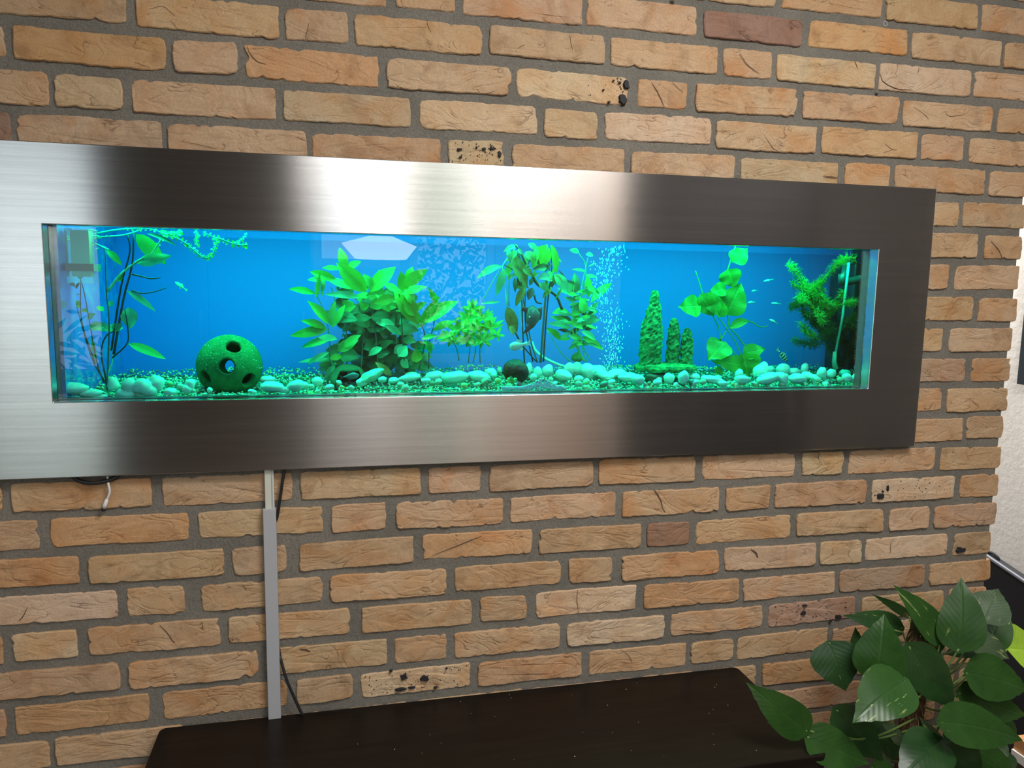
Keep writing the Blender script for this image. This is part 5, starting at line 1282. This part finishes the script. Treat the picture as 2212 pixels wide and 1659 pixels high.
mo = mat('coir_fibre', rough=0.95); v = objvec(mo, False, (1, 1, 0.3)); L(mo, ramp(mo, noisen(mo, v, 160, 5, 0.7).outputs[0], [(0.3, (0.07, 0.035, 0.018)), (0.7, (0.22, 0.12, 0.065))]), bsdf(mo).inputs['Base Color']); L(mo, bumpn(mo, noisen(mo, v, 300, 3, 0.7).outputs[0], 1.0, 0.006), bsdf(mo).inputs['Normal'])
b = MB(); P_ = [Vector((pcx, -0.16, FLOOR_Z+0.2+(pole_top.z-FLOOR_Z-0.2)*i/40)) for i in range(41)]; b.tube(P_, [0.021 if i < 39 else 0.016 for i in range(41)], 20)
pl = wbuild(b, 'moss_pole', mo, po, True); disp_obj(pl, lambda c_: Vector((c_.x*0+noise.noise(c_*60), noise.noise(c_*60+Vector((3, 3, 3))), 0))*0.004)
fb = MB()
for k in range(160):
    z = R6.uniform(-0.72, pole_top.z); a = R6.random()*6.28; p = Vector((pcx+0.02*math.cos(a), -0.16+0.02*math.sin(a), z)); q = p+Vector((math.cos(a)*R6.uniform(0.004, 0.02), math.sin(a)*0.012, R6.uniform(-0.02, 0.015)))
    fb.tube([p, (p+q)/2+Vector((0, 0, 0.004)), q], 0.0005, 4)
wbuild(fb, 'loose_fibre', mat('coir_strand', (0.34, 0.19, 0.09), 0.9), po)['kind'] = 'stuff'
b = MB(); b.lathe((pcx, -0.16, FLOOR_Z), [(0.10, 0), (0.135, 0.26), (0.145, 0.27), (0.145, 0.30), (0.132, 0.30), (0.125, 0.27), (0.02, 0.27)], 32); wbuild(b, 'pot', mat('pot_grey', (0.18, 0.17, 0.16), 0.6), po, True)
M['petiole'] = mat('petiole_green', (0.12, 0.20, 0.05), 0.5)
LV = [ # base x,y, tip x,y, width, material, depth at base, depth at tip
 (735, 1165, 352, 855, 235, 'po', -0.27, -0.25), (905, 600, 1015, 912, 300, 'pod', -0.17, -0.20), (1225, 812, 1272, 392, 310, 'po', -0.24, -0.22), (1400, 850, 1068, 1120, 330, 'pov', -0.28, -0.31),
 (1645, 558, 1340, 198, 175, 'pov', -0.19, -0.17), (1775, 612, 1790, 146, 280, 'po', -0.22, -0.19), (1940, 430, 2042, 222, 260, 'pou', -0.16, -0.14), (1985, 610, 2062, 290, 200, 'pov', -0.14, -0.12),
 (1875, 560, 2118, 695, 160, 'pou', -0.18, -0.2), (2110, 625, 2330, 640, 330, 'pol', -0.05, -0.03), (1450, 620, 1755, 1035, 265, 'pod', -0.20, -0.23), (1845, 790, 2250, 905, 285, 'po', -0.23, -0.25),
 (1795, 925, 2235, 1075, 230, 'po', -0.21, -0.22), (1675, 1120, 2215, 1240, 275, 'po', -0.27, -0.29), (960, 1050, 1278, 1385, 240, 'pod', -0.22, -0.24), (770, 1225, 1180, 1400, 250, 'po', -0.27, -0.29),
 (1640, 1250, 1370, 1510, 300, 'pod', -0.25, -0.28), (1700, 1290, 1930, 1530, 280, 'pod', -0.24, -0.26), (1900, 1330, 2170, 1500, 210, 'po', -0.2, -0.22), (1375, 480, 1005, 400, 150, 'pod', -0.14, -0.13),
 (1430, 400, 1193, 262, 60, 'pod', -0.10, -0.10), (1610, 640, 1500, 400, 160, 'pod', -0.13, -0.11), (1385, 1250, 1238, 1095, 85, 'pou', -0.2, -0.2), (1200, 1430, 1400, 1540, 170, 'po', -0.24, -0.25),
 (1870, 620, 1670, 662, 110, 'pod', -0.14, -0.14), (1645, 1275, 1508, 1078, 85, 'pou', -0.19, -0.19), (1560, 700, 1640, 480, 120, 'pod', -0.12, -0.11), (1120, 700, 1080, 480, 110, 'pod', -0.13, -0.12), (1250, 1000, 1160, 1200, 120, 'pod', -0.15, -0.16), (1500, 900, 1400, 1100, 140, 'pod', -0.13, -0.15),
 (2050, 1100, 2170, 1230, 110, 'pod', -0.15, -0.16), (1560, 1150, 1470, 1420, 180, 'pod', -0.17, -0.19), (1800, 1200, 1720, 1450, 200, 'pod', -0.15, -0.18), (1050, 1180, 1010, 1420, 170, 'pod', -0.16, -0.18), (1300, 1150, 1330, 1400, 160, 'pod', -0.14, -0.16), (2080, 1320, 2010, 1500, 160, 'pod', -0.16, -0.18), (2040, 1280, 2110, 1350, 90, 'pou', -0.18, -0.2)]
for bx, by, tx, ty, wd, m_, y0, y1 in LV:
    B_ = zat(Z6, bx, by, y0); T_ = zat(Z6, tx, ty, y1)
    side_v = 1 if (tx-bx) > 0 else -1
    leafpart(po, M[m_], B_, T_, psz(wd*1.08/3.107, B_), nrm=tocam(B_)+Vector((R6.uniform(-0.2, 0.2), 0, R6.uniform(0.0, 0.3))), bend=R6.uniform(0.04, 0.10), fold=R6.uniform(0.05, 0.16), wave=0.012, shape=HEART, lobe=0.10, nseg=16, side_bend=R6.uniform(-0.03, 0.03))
    d = (T_-B_).normalized(); z_ = min(B_.z-0.03, pole_top.z-0.02)-R6.uniform(0.0, 0.07)
    stempart(po, M['petiole'], [Vector((pcx+R6.uniform(-0.012, 0.012), -0.175, z_)), (Vector((pcx, -0.175, z_))+B_)/2-Vector((0, 0.01, 0.015)), B_-d*0.004], 0.0022, 'petiole', taper=0.8)

# ------------------------------------------------------------------ things past the end of the partition
def xz_quad_box(name, pts_px, X, th, m_, parent=None):
    P_ = [atx(px, py, X) for px, py in pts_px]; k = len(P_)
    b = MB(); b.add(P_+[p+Vector((th, 0, 0)) for p in P_], [tuple(range(k)), tuple(range(2*k-1, k-1, -1))]+[(i, (i+1) % k, k+(i+1) % k, k+i) for i in range(k)][::-1]); return b
M['blackfab'] = mat('black_fabric', (0.012, 0.013, 0.018), 0.75)
cs = empty('black_case', (2.10, 0.1, FLOOR_Z), 'upright black case with a carrying loop behind the end of the brick partition', 'case')
tA = atx(2130, 1197, 2.06); tB = atx(2212, 1252, 2.06); sl = (tB.z-tA.z)/(tB.y-tA.y)
yA, yB = tA.y+0.16, tB.y-0.62; zA, zB = tA.z+sl*0.16, tB.z-sl*0.62
b = MB(); P_ = [Vector((2.06, yA, FLOOR_Z)), Vector((2.06, yB, FLOOR_Z)), Vector((2.06, yB, zB)), Vector((2.06, yA, zA))]
b.add(P_+[p+Vector((0.025, 0, 0)) for p in P_], [(0, 1, 2, 3), (7, 6, 5, 4), (0, 4, 5, 1), (1, 5, 6, 2), (2, 6, 7, 3), (3, 7, 4, 0)])
o = wbuild(b, 'body', M['blackfab'], cs); bevel(o, 0.006, 3)
b = MB(); b.tube([Vector((2.06, yA, zA-0.004)), Vector((2.06, yB, zB-0.004))], 0.005, 8); wbuild(b, 'piping', mat('grey_piping', (0.10, 0.11, 0.14), 0.5), cs)
b = MB(); b.tube(catmull([atx(2132, 1199, 2.07), atx(2136, 1193, 2.07), atx(2146, 1196, 2.07), atx(2156, 1205, 2.07), atx(2156, 1213, 2.07)], 6), 0.0035, 8); wbuild(b, 'carrying_loop', M['blackfab'], cs, True)
# dark framed picture on the white wall
P_ = [atx(2203, 733, 2.185), atx(2203, 829, 2.185), atx(2240, 847, 2.185), atx(2244, 700, 2.185)]
za, zb = P_[0].z+0.26, P_[1].z; ya = P_[1].y; yb = ya-0.55
pc = empty('wall_picture', (2.185, (ya+yb)/2, zb), 'dark framed picture on the white wall at the right edge', 'picture')
b = MB(); b.box(2.175, yb, zb, 2.198, ya, za); wbuild(b, 'picture_frame', mat('picture_frame_dark', (0.01, 0.02, 0.03), 0.4), pc)
b = MB(); b.box(2.1735, yb+0.02, zb+0.02, 2.175, ya-0.02, za-0.02); wbuild(b, 'picture_sheet', mat('picture_blue', (0.02, 0.05, 0.08), 0.5), pc)
# low wooden chest with a white edge strip
q = atx(2188, 1590, 1.86)
ch = empty('low_chest', (1.95, -0.2, FLOOR_Z), 'low chest with orange wooden top and white edge at the lower right corner', 'chest')
yb0, yb1 = -0.45, q.y; zt = q.z
b = MB(); b.box(1.865, yb0, zt-0.03, 2.045, yb1, zt); wbuild(b, 'top_board', M['pine'], ch)
b = MB(); b.box(1.86, yb0, zt-0.05, 1.87, yb1, zt-0.03); wbuild(b, 'edge_strip', mat('white_strip', (0.8, 0.78, 0.75), 0.4), ch)
b = MB(); b.box(1.87, yb0, FLOOR_Z, 2.045, yb1, zt-0.03); wbuild(b, 'body', mat('chest_grey', (0.20, 0.17, 0.15), 0.7), ch)
